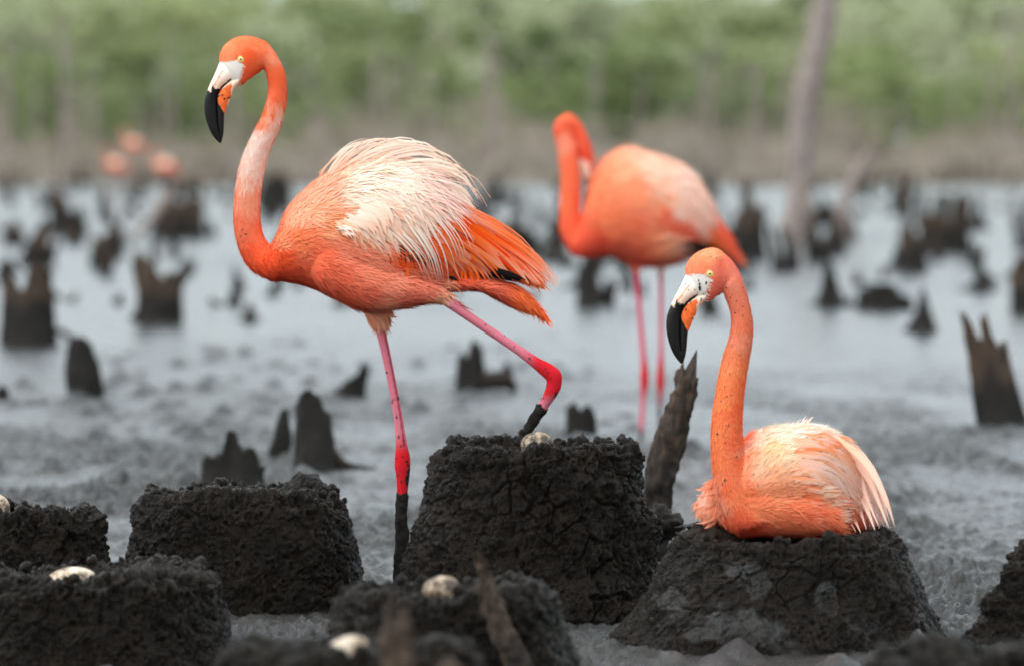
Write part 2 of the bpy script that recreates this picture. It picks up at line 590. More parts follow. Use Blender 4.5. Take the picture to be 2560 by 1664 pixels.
HEAD_SECS = [(370, 610, 480, 690, 26), (336, 480, 525, 735, 66), (333, 372, 600, 730, 116), (395, 255, 660, 688, 140), (505, 176, 722, 645, 152),
             (625, 146, 790, 598, 152), (765, 162, 842, 556, 138), (900, 222, 866, 548, 122), (1002, 342, 882, 572, 116)]
UP_BILL = [(352, 420, 595, 540, 100), (320, 500, 565, 640, 102), (266, 628, 445, 708, 86), (224, 715, 365, 768, 70), (178, 828, 315, 845, 62), (149, 930, 300, 925, 57),
           (148, 1050, 302, 1022, 52), (172, 1170, 306, 1132, 45), (213, 1282, 316, 1242, 36), (268, 1375, 331, 1342, 22), (337, 1447, 353, 1432, 6)]
LO_BILL = [(585, 600, 566, 735, 86), (505, 645, 506, 794, 76), (430, 702, 482, 855, 66), (362, 762, 458, 920, 60), (312, 842, 430, 985, 55), (298, 922, 406, 1050, 50),
           (300, 1020, 391, 1102, 44), (305, 1130, 388, 1190, 38), (315, 1240, 385, 1272, 30), (331, 1340, 376, 1352, 18), (349, 1428, 356, 1432, 5)]
POLY_WHITE = [(100, 480), (322, 468), (380, 461), (430, 452), (520, 456), (548, 440), (570, 470), (620, 492), (600, 545), (575, 620), (562, 700), (512, 800), (420, 1000), (60, 1000)]
POLY_BLACK = [(250, 715), (262, 760), (290, 790), (338, 788), (302, 885), (322, 960), (352, 1020), (392, 1088), (440, 1600), (60, 1600), (60, 880), (200, 800), (226, 832), (244, 760)]
POLY_ORANGE = [(478, 716), (476, 850), (430, 990), (395, 1100), (320, 960), (304, 888), (342, 800), (420, 745)]

WHITE, CREAM = (246, 240, 230), (250, 215, 190)


def bill_colour(hx, hy, lower):
    n = len(hx)
    P = np.stack([hx / 40, hy / 40, np.zeros(n)], -1)
    wob = 14 * fbm(P, 3, 4)
    t = sstep(500, 760, hy)
    c = srgb(WHITE)[None] * (1 - t[:, None]) + srgb((250, 214, 188))[None] * t[:, None]
    line = (np.abs((hx - 300) * 0.86 + (hy - 690) * 0.5) < 8) & (hy > 560) & (hy < 760)
    c[line] = srgb((214, 150, 120))
    if lower:
        m = in_poly(hx + wob, hy + wob, POLY_ORANGE)
        c[m] = srgb((247, 112, 48)) * (0.85 + 0.3 * np.clip(fbm(P * 2, 2, 8), -1, 1))[m, None]
    ml = [(505, 648), (432, 703), (364, 764), (314, 842), (300, 900)]
    dist = np.full(n, 1e9)
    for (x1, y1), (x2, y2) in zip(ml[:-1], ml[1:]):
        t_ = np.clip(((hx - x1) * (x2 - x1) + (hy - y1) * (y2 - y1)) / ((x2 - x1) ** 2 + (y2 - y1) ** 2), 0, 1)
        dist = np.minimum(dist, np.hypot(hx - x1 - t_ * (x2 - x1), hy - y1 - t_ * (y2 - y1)))
    c[dist < 9 + 4 * sstep(600, 800, hy)] = (0.035, 0.016, 0.012)
    m = in_poly(hx + wob * 0.7, hy + wob * 0.7, POLY_BLACK)
    c[m] = (0.007, 0.0065, 0.006)
    return c


def bill_shapes(head, Y0, dy):
    return [loft(head.secs(L, dy), Y0, 8, 44) for L in (UP_BILL, LO_BILL)]


def add_head_parts(root, head, Y0, dy, bvh):
    """Bill halves, eyes (ring, pupil)."""
    for nm, L, lower in (('upper_bill', UP_BILL, False), ('lower_bill', LO_BILL, True)):
        V, F = loft(head.secs(L, dy), Y0, 8, 44)
        hx, hy = head.inv(*PX(V))
        me = make_mesh(nm, V - np.array(root.location), F, M_BILL, bill_colour(hx, hy, lower))
        add(nm, me, root)
    ex, ey = head.to(597, 430)
    s = Y0 / FPX * head.s
    for side in (-1, 1):
        o = W(ex, ey, Y0 + dy) + np.array([0, 0.4 * side, 0])
        hit = bvh.ray_cast(Vector(o), Vector((0, -side, 0)))
        y = hit[0].y if hit[0] is not None else Y0 + dy + side * 0.03
        c = np.array([o[0], y, o[2]]) - np.array(root.location)
        th = np.linspace(0, 2 * math.pi, 28, endpoint=False)

        def dome(r, bulge, off, squash=1.0, rows=6):
            rr = np.sin(np.linspace(0.0, 1, rows) * math.pi / 2); dd = np.cos(np.linspace(0.0, 1, rows) * math.pi / 2)
            V = [c + np.array([0, side * (off + bulge), 0])]
            for a, b in zip(rr[1:], dd[1:]):
                for t in th:
                    V.append(c + np.array([a * r * math.cos(t), side * (off + bulge * b), a * r * squash * math.sin(t)]))
            F = [[0, 1 + j, 1 + (j + 1) % 28] for j in range(28)]
            for k in range(rows - 2):
                F += [[1 + k * 28 + j, 1 + (k + 1) * 28 + j, 1 + (k + 1) * 28 + (j + 1) % 28, 1 + k * 28 + (j + 1) % 28] for j in range(28)]
            return np.array(V), F
        V, F = dome(8.8 * s, 1.6 * s, -0.5 * s)
        ring = add('eyelid', make_mesh('eyelid', V, F, M_RING), root)
        V, F = dome(6.0 * s, 1.9 * s, 0.2 * s)
        eye = add('eye', make_mesh('eye', V, F, M_EYE), root)
        V, F = dome(2.3 * s, 0.5 * s, 1.85 * s)
        add('pupil', make_mesh('pupil', V, F, M_PUPIL), eye)


def bvh_of(me, co, extra=()):
    polys = [tuple(p.vertices) for p in me.polygons]
    pts = co.tolist()
    for v, f in extra:
        o = len(pts)
        pts += v.tolist(); polys += [tuple(i + o for i in q) for q in f]
    return BVHTree.FromPolygons(pts, polys)


def strands(name, root, me, co, colour, flow, spec, count, seed, Y0, keep=None, mat=None, len_jit=0.35, lift=0.18):
    """Short plumage barbs lying along the body: spec(px, py) -> (length, width) in photo pixels; joined into one part."""
    g = np.random.default_rng(seed)
    nf = len(me.polygons)
    pv = np.empty(len(me.loops), np.int32); me.loops.foreach_get('vertex_index', pv)
    ls = np.empty(nf, np.int32); me.polygons.foreach_get('loop_start', ls)
    lt = np.empty(nf, np.int32); me.polygons.foreach_get('loop_total', lt)
    ar = np.empty(nf, np.float32); me.polygons.foreach_get('area', ar)
    nr = np.empty(nf * 3, np.float32); me.polygons.foreach_get('normal', nr); nr = nr.reshape(-1, 3).astype(float)
    vn = np.empty(len(me.vertices) * 3, np.float32); me.vertices.foreach_get('normal', vn); vn = vn.reshape(-1, 3).astype(float)
    cen = co[pv[ls]] * 0.5 + co[pv[ls + 2]] * 0.5
    px, py = PX(cen)
    L, Wd, dens = spec(px, py)
    wgt = ar * dens
    if keep is not None:
        wgt = wgt * keep(px, py)
    f = g.choice(nf, count, p=wgt / wgt.sum())
    a, b = g.random(count), g.random(count)
    p0, p1, p3 = co[pv[ls[f]]], co[pv[ls[f] + 1]], co[pv[ls[f] + np.minimum(3, lt[f] - 1)]]
    P = p0 + a[:, None] * (p1 - p0) + b[:, None] * (p3 - p0)
    nn = vn[pv[ls[f]]]
    px, py = PX(P)
    fx, fy = flow(px, py)
    ang = g.normal(0, 0.20, count)
    fx, fy = fx * np.cos(ang) - fy * np.sin(ang), fx * np.sin(ang) + fy * np.cos(ang)
    D = np.stack([fx, np.zeros(count), -fy], -1)
    D = D - nn * (D * nn).sum(1)[:, None]
    dl = np.linalg.norm(D, axis=1, keepdims=True)
    D = D / np.maximum(dl, 0.15)
    S = np.cross(nn, D)
    S /= np.maximum(np.linalg.norm(S, axis=1, keepdims=True), 1e-6)
    L, Wd, _ = spec(px, py)
    k = Y0 / FPX
    L = L * k * (1 + len_jit * g.normal(0, 1, count)).clip(0.3, 1.8); Wd = Wd * k * g.uniform(0.7, 1.3, count)
    lf = lift * g.uniform(0.2, 1.5, count)
    base = P - nn * 0.001
    mid = P + D * (L * 0.5)[:, None] + nn * (L * 0.5 * lf)[:, None]
    tip = P + D * L[:, None] + nn * (L * lf * 0.75)[:, None] + S * (L * 0.12 * g.normal(0, 1, count))[:, None]
    h = (Wd / 2)[:, None]
    V = np.stack([base - S * h * 0.7, base + S * h * 0.7, mid + S * h, mid - S * h, tip], 1).reshape(-1, 3)
    i = np.arange(count)[:, None] * 5
    quads = (i + np.array([[3, 2, 1, 0]])).tolist(); tris = (i + np.array([[4, 2, 3]])).tolist()
    C = colour(px, py, P)
    j = g.normal(0, 1, count)
    C = np.clip(C * (1 + 0.085 * j[:, None] * np.array([0.6, 1.0, 1.25])), 0, 0.97)
    C5 = np.repeat(C[:, None, :], 5, 1)
    C5[:, 4] = np.clip(C5[:, 4] * 1.12 + 0.015, 0, 0.97)
    n5 = np.repeat(nn[:, None, :], 5, 1)
    n5[:, 0] -= S * 0.35; n5[:, 1] += S * 0.35; n5[:, 2] += S * 0.35; n5[:, 3] -= S * 0.35
    n5 /= np.linalg.norm(n5, axis=2, keepdims=True)
    o = np.array(root.location)
    m = make_mesh(name, V - o, quads + tris, mat or M_PLUME, C5.reshape(-1, 3), normals=n5.reshape(-1, 3))
    return tag(add(name, m, root), kind='stuff')


class Draper:
    """Lays feathers over a body: depth of the near (or mirrored far) surface under a photo pixel."""
    def __init__(self, bvh, Y0):
        self.b, self.Y0 = bvh, Y0

    def depth(self, px, py):
        q = W(px, py, self.Y0)
        h = self.b.ray_cast(Vector((q[0], self.Y0 - 1.0, q[2])), Vector((0, 1, 0)))
        return h[0].y if h[0] is not None else None


def feather_geo(dr, pts, width, lift, cols, seed=0, seg=7, far=False, pointed=1.0, droop=0.0):
    """One feather: a vane with a raised shaft; pts (px, py) root to tip, width in pixels, lift in metres."""
    g = random.Random(seed)
    C = catmull(np.array(pts, float), 4)
    t = np.linspace(0, 1, seg + 1)
    idx = t * (len(C) - 1)
    P = np.stack([np.interp(idx, np.arange(len(C)), C[:, k]) for k in (0, 1)], -1)
    d = [dr.depth(x, y) for x, y in P]
    last = next((q for q in d if q is not None), dr.Y0)
    out = []
    for q in d:
        if q is None:
            q = last + 0.15 * (dr.Y0 - last)
        last = q
        out.append(q)
    d = np.array(out)
    for _ in range(3):
        d[1:-1] = (d[:-2] + d[1:-1] * 2 + d[2:]) / 4
    d = d - lift * (0.25 + 0.75 * np.sin(np.clip(t * 1.4, 0, 1) * math.pi / 2)) - droop * t
    tg = np.gradient(P, axis=0); tg /= np.maximum(np.linalg.norm(tg, axis=1, keepdims=True), 1e-6)
    nx, ny = tg[:, 1], -tg[:, 0]
    w = width * np.minimum(1, 0.35 + 2.6 * t) * np.clip(1 - t ** (2.2 + 3.0 * (1 - pointed)), 0.0, 1) / 2
    w[-1] = 0.25
    s = dr.Y0 / FPX
    rows = []
    for k in range(seg + 1):
        a = W(P[k, 0] + nx[k] * w[k], P[k, 1] + ny[k] * w[k], d[k] + w[k] * s * 0.14)
        b = W(P[k, 0], P[k, 1], d[k])
        c = W(P[k, 0] - nx[k] * w[k], P[k, 1] - ny[k] * w[k], d[k] + w[k] * s * 0.14)
        rows += [a, b, c]
    V = np.array(rows)
    if far:
        V[:, 1] = 2 * dr.Y0 - V[:, 1]
    F = grid_faces(seg + 1, 3, False).tolist()
    c0, c1_, = np.array(cols[0]), np.array(cols[-1])
    cm = np.array(cols[len(cols) // 2])
    cc = []
    for k in range(seg + 1):
        x = t[k]
        c = c0 * (1 - 2 * x) + cm * 2 * x if x < 0.5 else cm * (2 - 2 * x) + c1_ * (2 * x - 1)
        for q in range(3):
            cc.append(np.clip(c * (1.06 if q == 1 else 0.97), 0, 0.97))
    return V, F, np.array(cc)


def polyline(pts, s):
    pts = np.array(pts, float)
    i = s * (len(pts) - 1)
    return np.array([np.interp(i, np.arange(len(pts)), pts[:, k]) for k in (0, 1)])


def mud_flecks(root, bvh, Y0, spots, seed):
    """Dried mud flecks stuck on the near side: (px, py, size x, size y, angle)."""
    g = random.Random(seed)
    V, F = [], []
    for (x, y, sx, sy, an) in spots:
        q = W(x, y, Y0)
        h = bvh.ray_cast(Vector((q[0], Y0 - 1.0, q[2])), Vector((0, 1, 0)))
        if h[0] is None:
            continue
        s = Y0 / FPX
        c, n = np.array(h[0]), np.array(h[1])
        if n[1] > 0:
            n = -n
        e1 = np.array([math.cos(an), 0, -math.sin(an)]); e1 -= n * e1.dot(n); e1 /= np.linalg.norm(e1)
        e2 = np.cross(n, e1)
        o = len(V)
        V.append(c + n * 0.0026)
        m = 9
        for rr, hh in ((0.6, 0.0022), (1.0, -0.001)):
            for j in range(m):
                t = j / m * 2 * math.pi
                k = rr * g.uniform(0.7, 1.25)
                V.append(c + e1 * math.cos(t) * sx * s * k / 2 + e2 * math.sin(t) * sy * s * k / 2 + n * hh)
        for j in range(m):
            F.append([o, o + 1 + j, o + 1 + (j + 1) % m])
            F.append([o + 1 + j, o + 1 + m + j, o + 1 + m + (j + 1) % m, o + 1 + (j + 1) % m])
    me = make_mesh('mud_fleck', np.array(V) - np.array(root.location), F, M_SPECK)
    tag(add('mud_fleck', me, root), kind='stuff')


def flow_fn(table):
    pts = [(a, b) for a, b, _, _ in table]
    vec = [(c / math.hypot(c, d), d / math.hypot(c, d)) for _, _, c, d in table]

    def f(px, py):
        v = idw(px, py, pts, vec, 2.6)
        l = np.maximum(np.hypot(v[:, 0], v[:, 1]), 1e-6)
        return v[:, 0] / l, v[:, 1] / l
    return f


def colour_fn(table, head=None, legs=None, warp=10.0, seed=0, blot=0.10, pale=0.10, blotch=None):
    pts = [(a, b) for a, b, _ in table]
    val = [srgb(c) for _, _, c in table]

    def f(px, py, P3=None):
        n = len(px)
        Q = np.stack([px / 19, py / 19, np.zeros(n)], -1)
        wx, wy = fbm(Q, 3, seed) * warp, fbm(Q + 50, 3, seed + 1) * warp
        c = idw(px + wx, py + wy, pts, val, 3.2)
        c = (c * (1 - pale) + pale * srgb((255, 214, 188))) * np.array([1.16, 1.06, 1.10])
        c = c * (1 + blot * fbm(Q * 2.2, 3, seed + 2))[:, None]
        if blotch is not None:
            k = sstep(0.08, 0.32, fbm(np.stack([px / 9, py / 15, np.zeros(n)], -1), 3, seed + 40)) * blotch(px, py)
            c = c * (1 - k[:, None]) + srgb((243, 122, 74)) * k[:, None]
        if legs is not None:
            c = legs(px, py, c)
        if head is not None:
            hx, hy = head.inv(px, py)
            m = in_poly(hx + wx * 1.2, hy + wy * 1.2, POLY_WHITE)
            c[m] = srgb(WHITE)
        return np.clip(c, 0, 0.95)
    return f


LEG_PINK, LEG_RED, MUDC = srgb((214, 122, 138)), srgb((206, 36, 46)), np.array((0.022, 0.020, 0.018))


# ---- standing flamingo in the middle of a step
Y1 = 12.75
H1 = Head()
rootA = empty('flamingo', tuple(W(998, 1500, Y1) * np.array([1, 1, 0])))
tag(rootA, 'tall flamingo in mid stride with one leg lifted over a nest and pale ruffled back', 'flamingo')
neck1 = H1.secs(HEAD_SECS) + [
    (703.5, 159, 665, 186), (713.5, 188, 668.5, 202), (717, 225, 670.5, 220), (715, 262, 667, 247), (704, 306, 656, 284), (688, 348, 634, 330), (673, 382, 614, 372),
    (661, 428, 598, 418), (652, 485, 588, 475), (650, 535, 584, 528), (654, 572, 586.5, 578), (663, 597, 598, 622), (677, 610, 622, 668), (694, 578, 668, 698, 58),
    (716, 524, 702, 702, 84), (759, 476, 760, 714, 110), (813, 437, 830, 742, 130), (860, 410, 890, 772, 140), (921, 398, 950, 780, 142), (994, 404, 1010, 766, 136),
    (1066, 424, 1060, 752, 122), (1132, 476, 1090, 735, 100), (1180, 545, 1112, 722, 76), (1215, 600, 1150, 706, 50), (1235, 640, 1190, 690, 20)]
wing1 = [(1090, 470, 1060, 700, 110), (1140, 500, 1100, 694, 92), (1200, 565, 1160, 692, 66), (1270, 630, 1236, 690, 40), (1325, 672, 1300, 704, 20), (1352, 698, 1340, 712, 6)]
tail1 = [(1070, 650, 1080, 742, 60), (1116, 672, 1120, 730, 60), (1180, 690, 1190, 727, 54), (1240, 698, 1240, 748, 44), (1298, 718, 1290, 772, 30), (1340, 757, 1330, 782, 16), (1364, 788, 1360, 796, 5)]
thigh1 = [(790, 560, 770, 690, 46, -0.050), (830, 566, 810, 725, 62, -0.062), (905, 612, 890, 768, 66, -0.066), (1000, 662, 985, 772, 54, -0.066), (1075, 702, 1060, 760, 32, -0.060), (1117, 729, 1106, 757, 13, -0.055)]
legA = [(930, 735, 86, 0.01), (942, 772, 70, 0.01), (948, 800, 50, 0.01), (951, 822, 30, 0.01), (954, 836, 25, 0.01), (973, 922, 22, 0.01), (994, 1033, 23, 0.01), (1003, 1105, 28, 0.01), (1006, 1140, 38, 0.01),
        (1006, 1165, 40, 0.01), (1007, 1190, 34, 0.01), (1006, 1222, 28, 0.01), (1005, 1236, 29, 0.01), (1003, 1290, 27, 0.01), (1006, 1340, 30, 0.01), (1001, 1390, 26, 0.01), (998, 1440, 27, 0.01), (997, 1520, 25, 0.01)]
legB = [(1050, 716, 60, -0.06), (1095, 742, 34, -0.056), (1112, 750, 26, -0.055), (1213, 819, 23, -0.05), (1288, 869, 24, -0.05), (1335, 903, 28, -0.05), (1366, 924, 38, -0.05), (1384, 940, 42, -0.05),
        (1385, 962, 38, -0.05), (1377, 982, 33, -0.05), (1364, 1005, 27, -0.045), (1351, 1023, 27, -0.04), (1329, 1058, 24, -0.035), (1309, 1090, 24, -0.03), (1288, 1128, 22, -0.02), (1280, 1142, 18, -0.02)]
toes = [[(1288, 1124, 18, -0.02), (1262, 1142, 12, -0.06), (1236, 1156, 6, -0.10)], [(1288, 1124, 18, -0.02), (1268, 1146, 12, -0.02), (1240, 1164, 6, -0.01)], [(1288, 1124, 18, -0.02), (1272, 1140, 12, 0.02), (1250, 1152, 6, 0.06)],
        [(997, 1496, 18, 0.01), (960, 1506, 14, -0.04), (925, 1512, 8, -0.08)], [(997, 1496, 18, 0.01), (960, 1500, 14, 0.02), (920, 1502, 8, 0.03)]]


def legs1(px, py, c):
    n = len(px)
    Q = np.stack([px / 9, py / 14, np.zeros(n)], -1)
    nz = fbm(Q, 3, 77)
    rough = 26 * fbm(Q * 0.7, 3, 5)
    # standing leg
    m = (np.abs(px - np.interp(py, [780, 830, 1033, 1165, 1540], [948, 952, 994, 1006, 998])) < 40) & (py > 822 + nz * 4)
    red = sstep(1075, 1135, py)[:, None]
    k = LEG_PINK * (1 - red) + LEG_RED * red
    ridge = np.abs(px - np.interp(py, [826, 922, 1033, 1120], [960, 980, 1000, 1012])) < 2.4
    k = np.where((ridge & (py < 1110))[:, None], k * np.array([0.62, 0.35, 0.4]), k)
    k = np.where(((nz > 0.42) & (py > 880) & (py < 1130))[:, None], MUDC * 2, k)
    k = np.where(((px > 1014 + rough * 0.4) & (py > 1150) & (nz > -0.25))[:, None], MUDC, k)
    k = np.where((py + rough * 0.5 > 1234)[:, None], MUDC * (1 + 0.5 * nz)[:, None], k)
    c = np.where(m[:, None], k, c)
    # lifted leg
    m2 = (px > 1112 + nz * 3) & (py > 742 + (px - 1112) * 0.55 - 8) & (px < 1440) & ((py - 745) > (px - 1112) * 0.58 - 26)
    red = sstep(1300, 1350, px)[:, None]
    lo = sstep(978, 1010, py)[:, None]
    k = LEG_PINK * (1 - red) + LEG_RED * red
    k = np.where((py > 930)[:, None], LEG_RED * (1 - lo) + LEG_PINK * lo, k)
    k = np.where(((py > 945) & (px + rough * 1.2 > 1420 - (py - 945) * 0.55) & (nz > -0.35))[:, None], MUDC, k)
    k = np.where((py + rough * 0.6 - (px - 1350) * 0.4 > 1010)[:, None] & (py > 975)[:, None], MUDC * (1 + 0.5 * nz)[:, None], k)
    k = np.where(((nz > 0.5) & (px > 1200) & (px < 1330))[:, None], MUDC * 3, k)
    tailzone = (px > 1130) & (py < 742 + (px - 1112) * 0.5) & (py < 800)
    return np.where((m2 & ~tailzone)[:, None], k, c)


C1 = [(600, 100, (250, 128, 78)), (640, 105, (248, 120, 70)), (570, 130, (250, 140, 92)), (620, 150, (242, 92, 36)), (640, 180, (243, 98, 48)), (600, 200, (242, 100, 52)), (690, 135, (246, 140, 100)), (690, 200, (238, 98, 48)),
      (700, 240, (238, 104, 58)), (680, 270, (242, 150, 115)), (705, 285, (240, 196, 175)), (650, 310, (243, 140, 100)), (655, 335, (238, 205, 188)), (640, 360, (236, 212, 196)), (660, 372, (236, 200, 182)), (618, 400, (238, 205, 188)), (645, 420, (240, 200, 180)),
      (612, 450, (243, 190, 165)), (600, 500, (241, 150, 115)), (635, 505, (242, 155, 120)), (600, 560, (238, 120, 82)), (635, 570, (238, 112, 70)), (625, 630, (230, 86, 38)), (660, 650, (232, 76, 24)), (700, 640, (240, 84, 26)), (690, 690, (214, 66, 26)),
      (730, 690, (218, 80, 42)), (700, 590, (250, 150, 105)), (730, 540, (250, 172, 135)), (760, 500, (250, 170, 135)), (750, 600, (246, 124, 74)), (780, 640, (238, 112, 72)), (800, 470, (248, 172, 140)), (848, 430, (246, 190, 160)), (880, 460, (247, 218, 196)),
      (830, 560, (248, 158, 110)), (800, 530, (250, 168, 128)), (890, 510, (246, 214, 190)), (950, 450, (240, 218, 200)), (1000, 420, (236, 208, 192)), (1080, 450, (232, 205, 190)), (950, 550, (240, 206, 182)), (1020, 560, (238, 206, 184)),
      (850, 610, (238, 140, 105)), (900, 660, (234, 138, 104)), (850, 690, (226, 112, 76)), (980, 690, (232, 145, 112)), (1050, 715, (228, 128, 98)), (1095, 725, (236, 150, 120)), (900, 740, (214, 104, 72)), (1000, 750, (212, 112, 84)), (830, 730, (206, 84, 52)), (1100, 752, (240, 196, 150)), (1110, 742, (240, 190, 150)),
      (945, 800, (240, 178, 140)), (940, 780, (236, 160, 125)), (1000, 640, (236, 84, 28)), (1100, 640, (240, 86, 26)), (1180, 620, (245, 92, 26)), (1250, 655, (245, 98, 32)), (1320, 690, (248, 125, 55)), (1150, 700, (226, 92, 52)), (1220, 715, (234, 122, 84)), (1230, 735, (214, 100, 70)), (1300, 745, (240, 112, 50)), (1350, 785, (236, 105, 40)), (1160, 725, (206, 90, 62))]
col1 = colour_fn(C1, H1, legs1, 16, 3, 0.14, 0.04, lambda px, py: (px < 722) * sstep(225, 270, py) * sstep(375, 300, py) + 0.35 * (px < 665) * sstep(400, 440, py) * sstep(530, 470, py))
body1, co1 = fuse([loft(neck1, Y1), loft(wing1, Y1), loft(tail1, Y1), loft(thigh1, Y1), tube(legA, Y1), tube(legB, Y1)] + [tube(t, Y1, 4, 10) for t in toes], 0.0026)
_vn = np.empty(len(body1.vertices) * 3, np.float32); body1.vertices.foreach_get('normal', _vn); _vn = _vn.reshape(-1, 3)
_px, _py = PX(co1)
_mud = ((_py > 1236) & (_px < 1060)) | ((_py - (_px - 1350) * 0.4 > 1012) & (_px > 1200) & (_py > 985))
co1 = co1 + _vn * (_mud * (0.0018 + 0.0042 * fbm(co1 * 70, 3, 61)))[:, None]
bvh1 = bvh_of(body1, co1)


def finish_body(me, co, col, root, mat=M_PLUME):
    px, py = PX(co)
    set_attrs(me, col(px, py, co))
    me.materials.clear(); me.materials.append(mat)
    loc = np.array(root.location)
    me.vertices.foreach_set('co', (co - loc).astype(np.float32).ravel())
    me.update()
    return add('body', me, root)


flow1 = flow_fn([(600, 100, 1, -0.2), (570, 130, 0.7, -0.7), (650, 105, 1, 0.5), (690, 140, 0.5, 1), (620, 180, 0.8, 0.5), (690, 220, 0, 1), (690, 270, -0.15, 1), (655, 350, -0.35, 1), (625, 420, -0.2, 1), (617, 500, 0, 1), (620, 580, 0.2, 1), (650, 640, 0.7, 0.7),
                 (690, 680, 1, 0.2), (720, 560, 0.7, -0.7), (740, 640, 1, 0.0), (780, 490, 0.9, -0.35), (850, 430, 0.9, -0.2), (800, 560, 1, 0.15), (830, 620, 1, 0.35), (900, 660, 1, 0.42), (1000, 700, 1, 0.35), (1080, 730, 1, 0.3), (860, 730, 1, 0.35), (960, 760, 1, -0.05), (1040, 745, 1, -0.1),
                 (930, 470, 0.9, 0.3), (1000, 540, 0.7, 0.7), (1100, 580, 0.75, 0.65), (1200, 640, 0.8, 0.55), (1300, 690, 0.8, 0.6), (1200, 715, 1, 0.15), (1300, 750, 0.75, 0.65), (1350, 785, 0.6, 0.8), (945, 800, 0.1, 1)])


def spec1(px, py):
    headz = sstep(250, 190, py)
    neck = ((px < 690) & (py < 600)) | ((px < 725) & (py < 420))
    L = np.where(neck, 11 - 5 * headz, 30.0); Wd = np.where(neck, 2.4 - 0.6 * headz, 2.7)
    chest = (px < 780) & (py > 480) & ~neck
    L = np.where(chest, 17, L); Wd = np.where(chest, 2.8, Wd)
    back = (px > 880) & (py < 520)
    L = np.where(back, 60, L)
    d = np.where(neck, 2.6, 1.0) * np.where(chest, 1.5, 1.0)
    return L, Wd, d


def keep1(px, py):
    hx, hy = H1.inv(px, py)
    k = 1 - in_poly(hx + 14, hy - 14, POLY_WHITE).astype(float)
    leg = ((py > 806) & (px < 1060)) | ((px > 1105) & (py > 742 + (px - 1105) * 0.45) & (py > 745) & ~((px > 1150) & (py < 800) & (py < 742 + (px - 1112) * 0.45)))
    eye = np.hypot(hx - 597, hy - 430) < 60
    return k * (1 - leg) * (1 - eye)


strands('down', rootA, body1, co1, col1, flow1, spec1, 54000, 3, Y1, keep1)
dr1 = Draper(bvh1, Y1)
add_head_parts(rootA, H1, Y1, 0.0, bvh1)

g = random.Random(21)
CRM, CRM2, PCH = srgb((242, 224, 208)), srgb((236, 208, 188)), srgb((244, 184, 152))
ORG, ORG2, ORGD, PNK = srgb((250, 100, 30)), srgb((246, 120, 52)), srgb((226, 62, 16)), srgb((240, 168, 140))
BLK = np.array((0.012, 0.009, 0.009))


def feather_set(dr, root, items, wing_items, far_items, lab=None):
    loc = np.array(root.location)
    def joined(L, name, far=False):
        Vs, Fs, Cs, o = [], [], [], 0
        for k, it in enumerate(L):
            V, F, C = feather_geo(dr, *it, seed=k, far=far)
            Vs.append(V); Cs.append(C); Fs += [[q + o for q in f] for f in F]; o += len(V)
        me = make_mesh(name, np.vstack(Vs) - loc, Fs, M_PLUME, np.vstack(Cs))
        return tag(add(name, me, root), kind='stuff')
    wing = joined(wing_items, 'wing_coverts')
    for k, it in enumerate(items):
        V, F, C = feather_geo(dr, *it, seed=k)
        add('feather', make_mesh('feather', V - loc, F, M_PLUME, C), wing)
    if far_items:
        joined(far_items, 'far_wing', True)


def var(c, a=0.12):
    k = 1 + g.uniform(-a, a)
    return np.clip(np.array(c) * np.array([1 + (k - 1) * 0.4, k, k]), 0, 0.95)


def mk_feather(A, B, bend, width, lift, cols, jit=6):
    A = np.array(A, float) + np.array([g.gauss(0, jit), g.gauss(0, jit)])
    B = np.array(B, float) + np.array([g.gauss(0, jit), g.gauss(0, jit)])
    d = B - A
    n = np.array([d[1], -d[0]])
    return ([A, A + d * 0.33 + n * bend * 0.8, A + d * 0.7 + n * bend, B], width * g.uniform(0.8, 1.2), lift, [var(c) for c in cols])


items, under, far = [], [], []
# dark and orange flight feathers showing under the coverts
for s in np.linspace(0, 1, 22):
    A = polyline([(920, 560), (1000, 585), (1080, 600), (1150, 610)], s); B = polyline([(968, 660), (1045, 692), (1110, 706), (1190, 705)], s)
    under.append(mk_feather(A, B, 0.05, 20, 0.004, [ORGD, ORG, ORGD * 0.8 if g.random() < 0.4 else ORG], 5))
for s in np.linspace(0, 1, 6):
    A = polyline([(1222, 684), (1235, 672)], s); B = polyline([(1288, 704), (1312, 708)], s)
    under.append(mk_feather(A, B, 0.03, 13, 0.030, [BLK, BLK, BLK], 3))
for x, y in ((1124, 692),):
    under.append(mk_feather((x, y), (x + 22, y + 10), 0.03, 12, 0.030, [BLK, BLK, BLK], 2))
for s in np.linspace(0, 1, 9):
    A = polyline([(985, 600), (1060, 615)], s); B = polyline([(1005, 655), (1085, 680)], s)
    under.append(mk_feather(A, B, 0.05, 9, 0.007, [srgb((120, 50, 25)), srgb((90, 40, 22)), srgb((160, 70, 40))], 4))
# orange tertials sweeping to the wing tip
for k in range(46):
    s = (k + 0.5) / 46
    A = polyline([(1030, 590), (1060, 560), (1090, 520), (1100, 500)], s); B = polyline([(1150, 695), (1235, 698), (1330, 706), (1372, 712)], min(1, s * 1.05))
    if g.random() < 0.5:
        A = A + (B - A) * g.uniform(0.1, 0.45)
    items.append(mk_feather(A, B, 0.06 * (1 - s) + 0.03, g.uniform(12, 22), 0.010 + 0.006 * s, [g.choice([ORG, ORG, ORGD, ORG2]), g.choice([ORG, ORG, ORG2, ORGD, srgb((246, 142, 100))]), g.choice([ORG2, PNK, ORG, PNK, srgb((244, 186, 160))])], 6))
# thin bright edges trailing along the wing top
for k in range(18):
    s = k / 17
    A = polyline([(1120, 490), (1180, 560)], s); B = polyline([(1340, 640), (1398, 716), (1385, 700)], g.random())
    items.append(mk_feather(A, B, 0.05 + 0.03 * g.random(), g.uniform(3.0, 6), 0.012, [PNK, ORG2, PNK], 7))
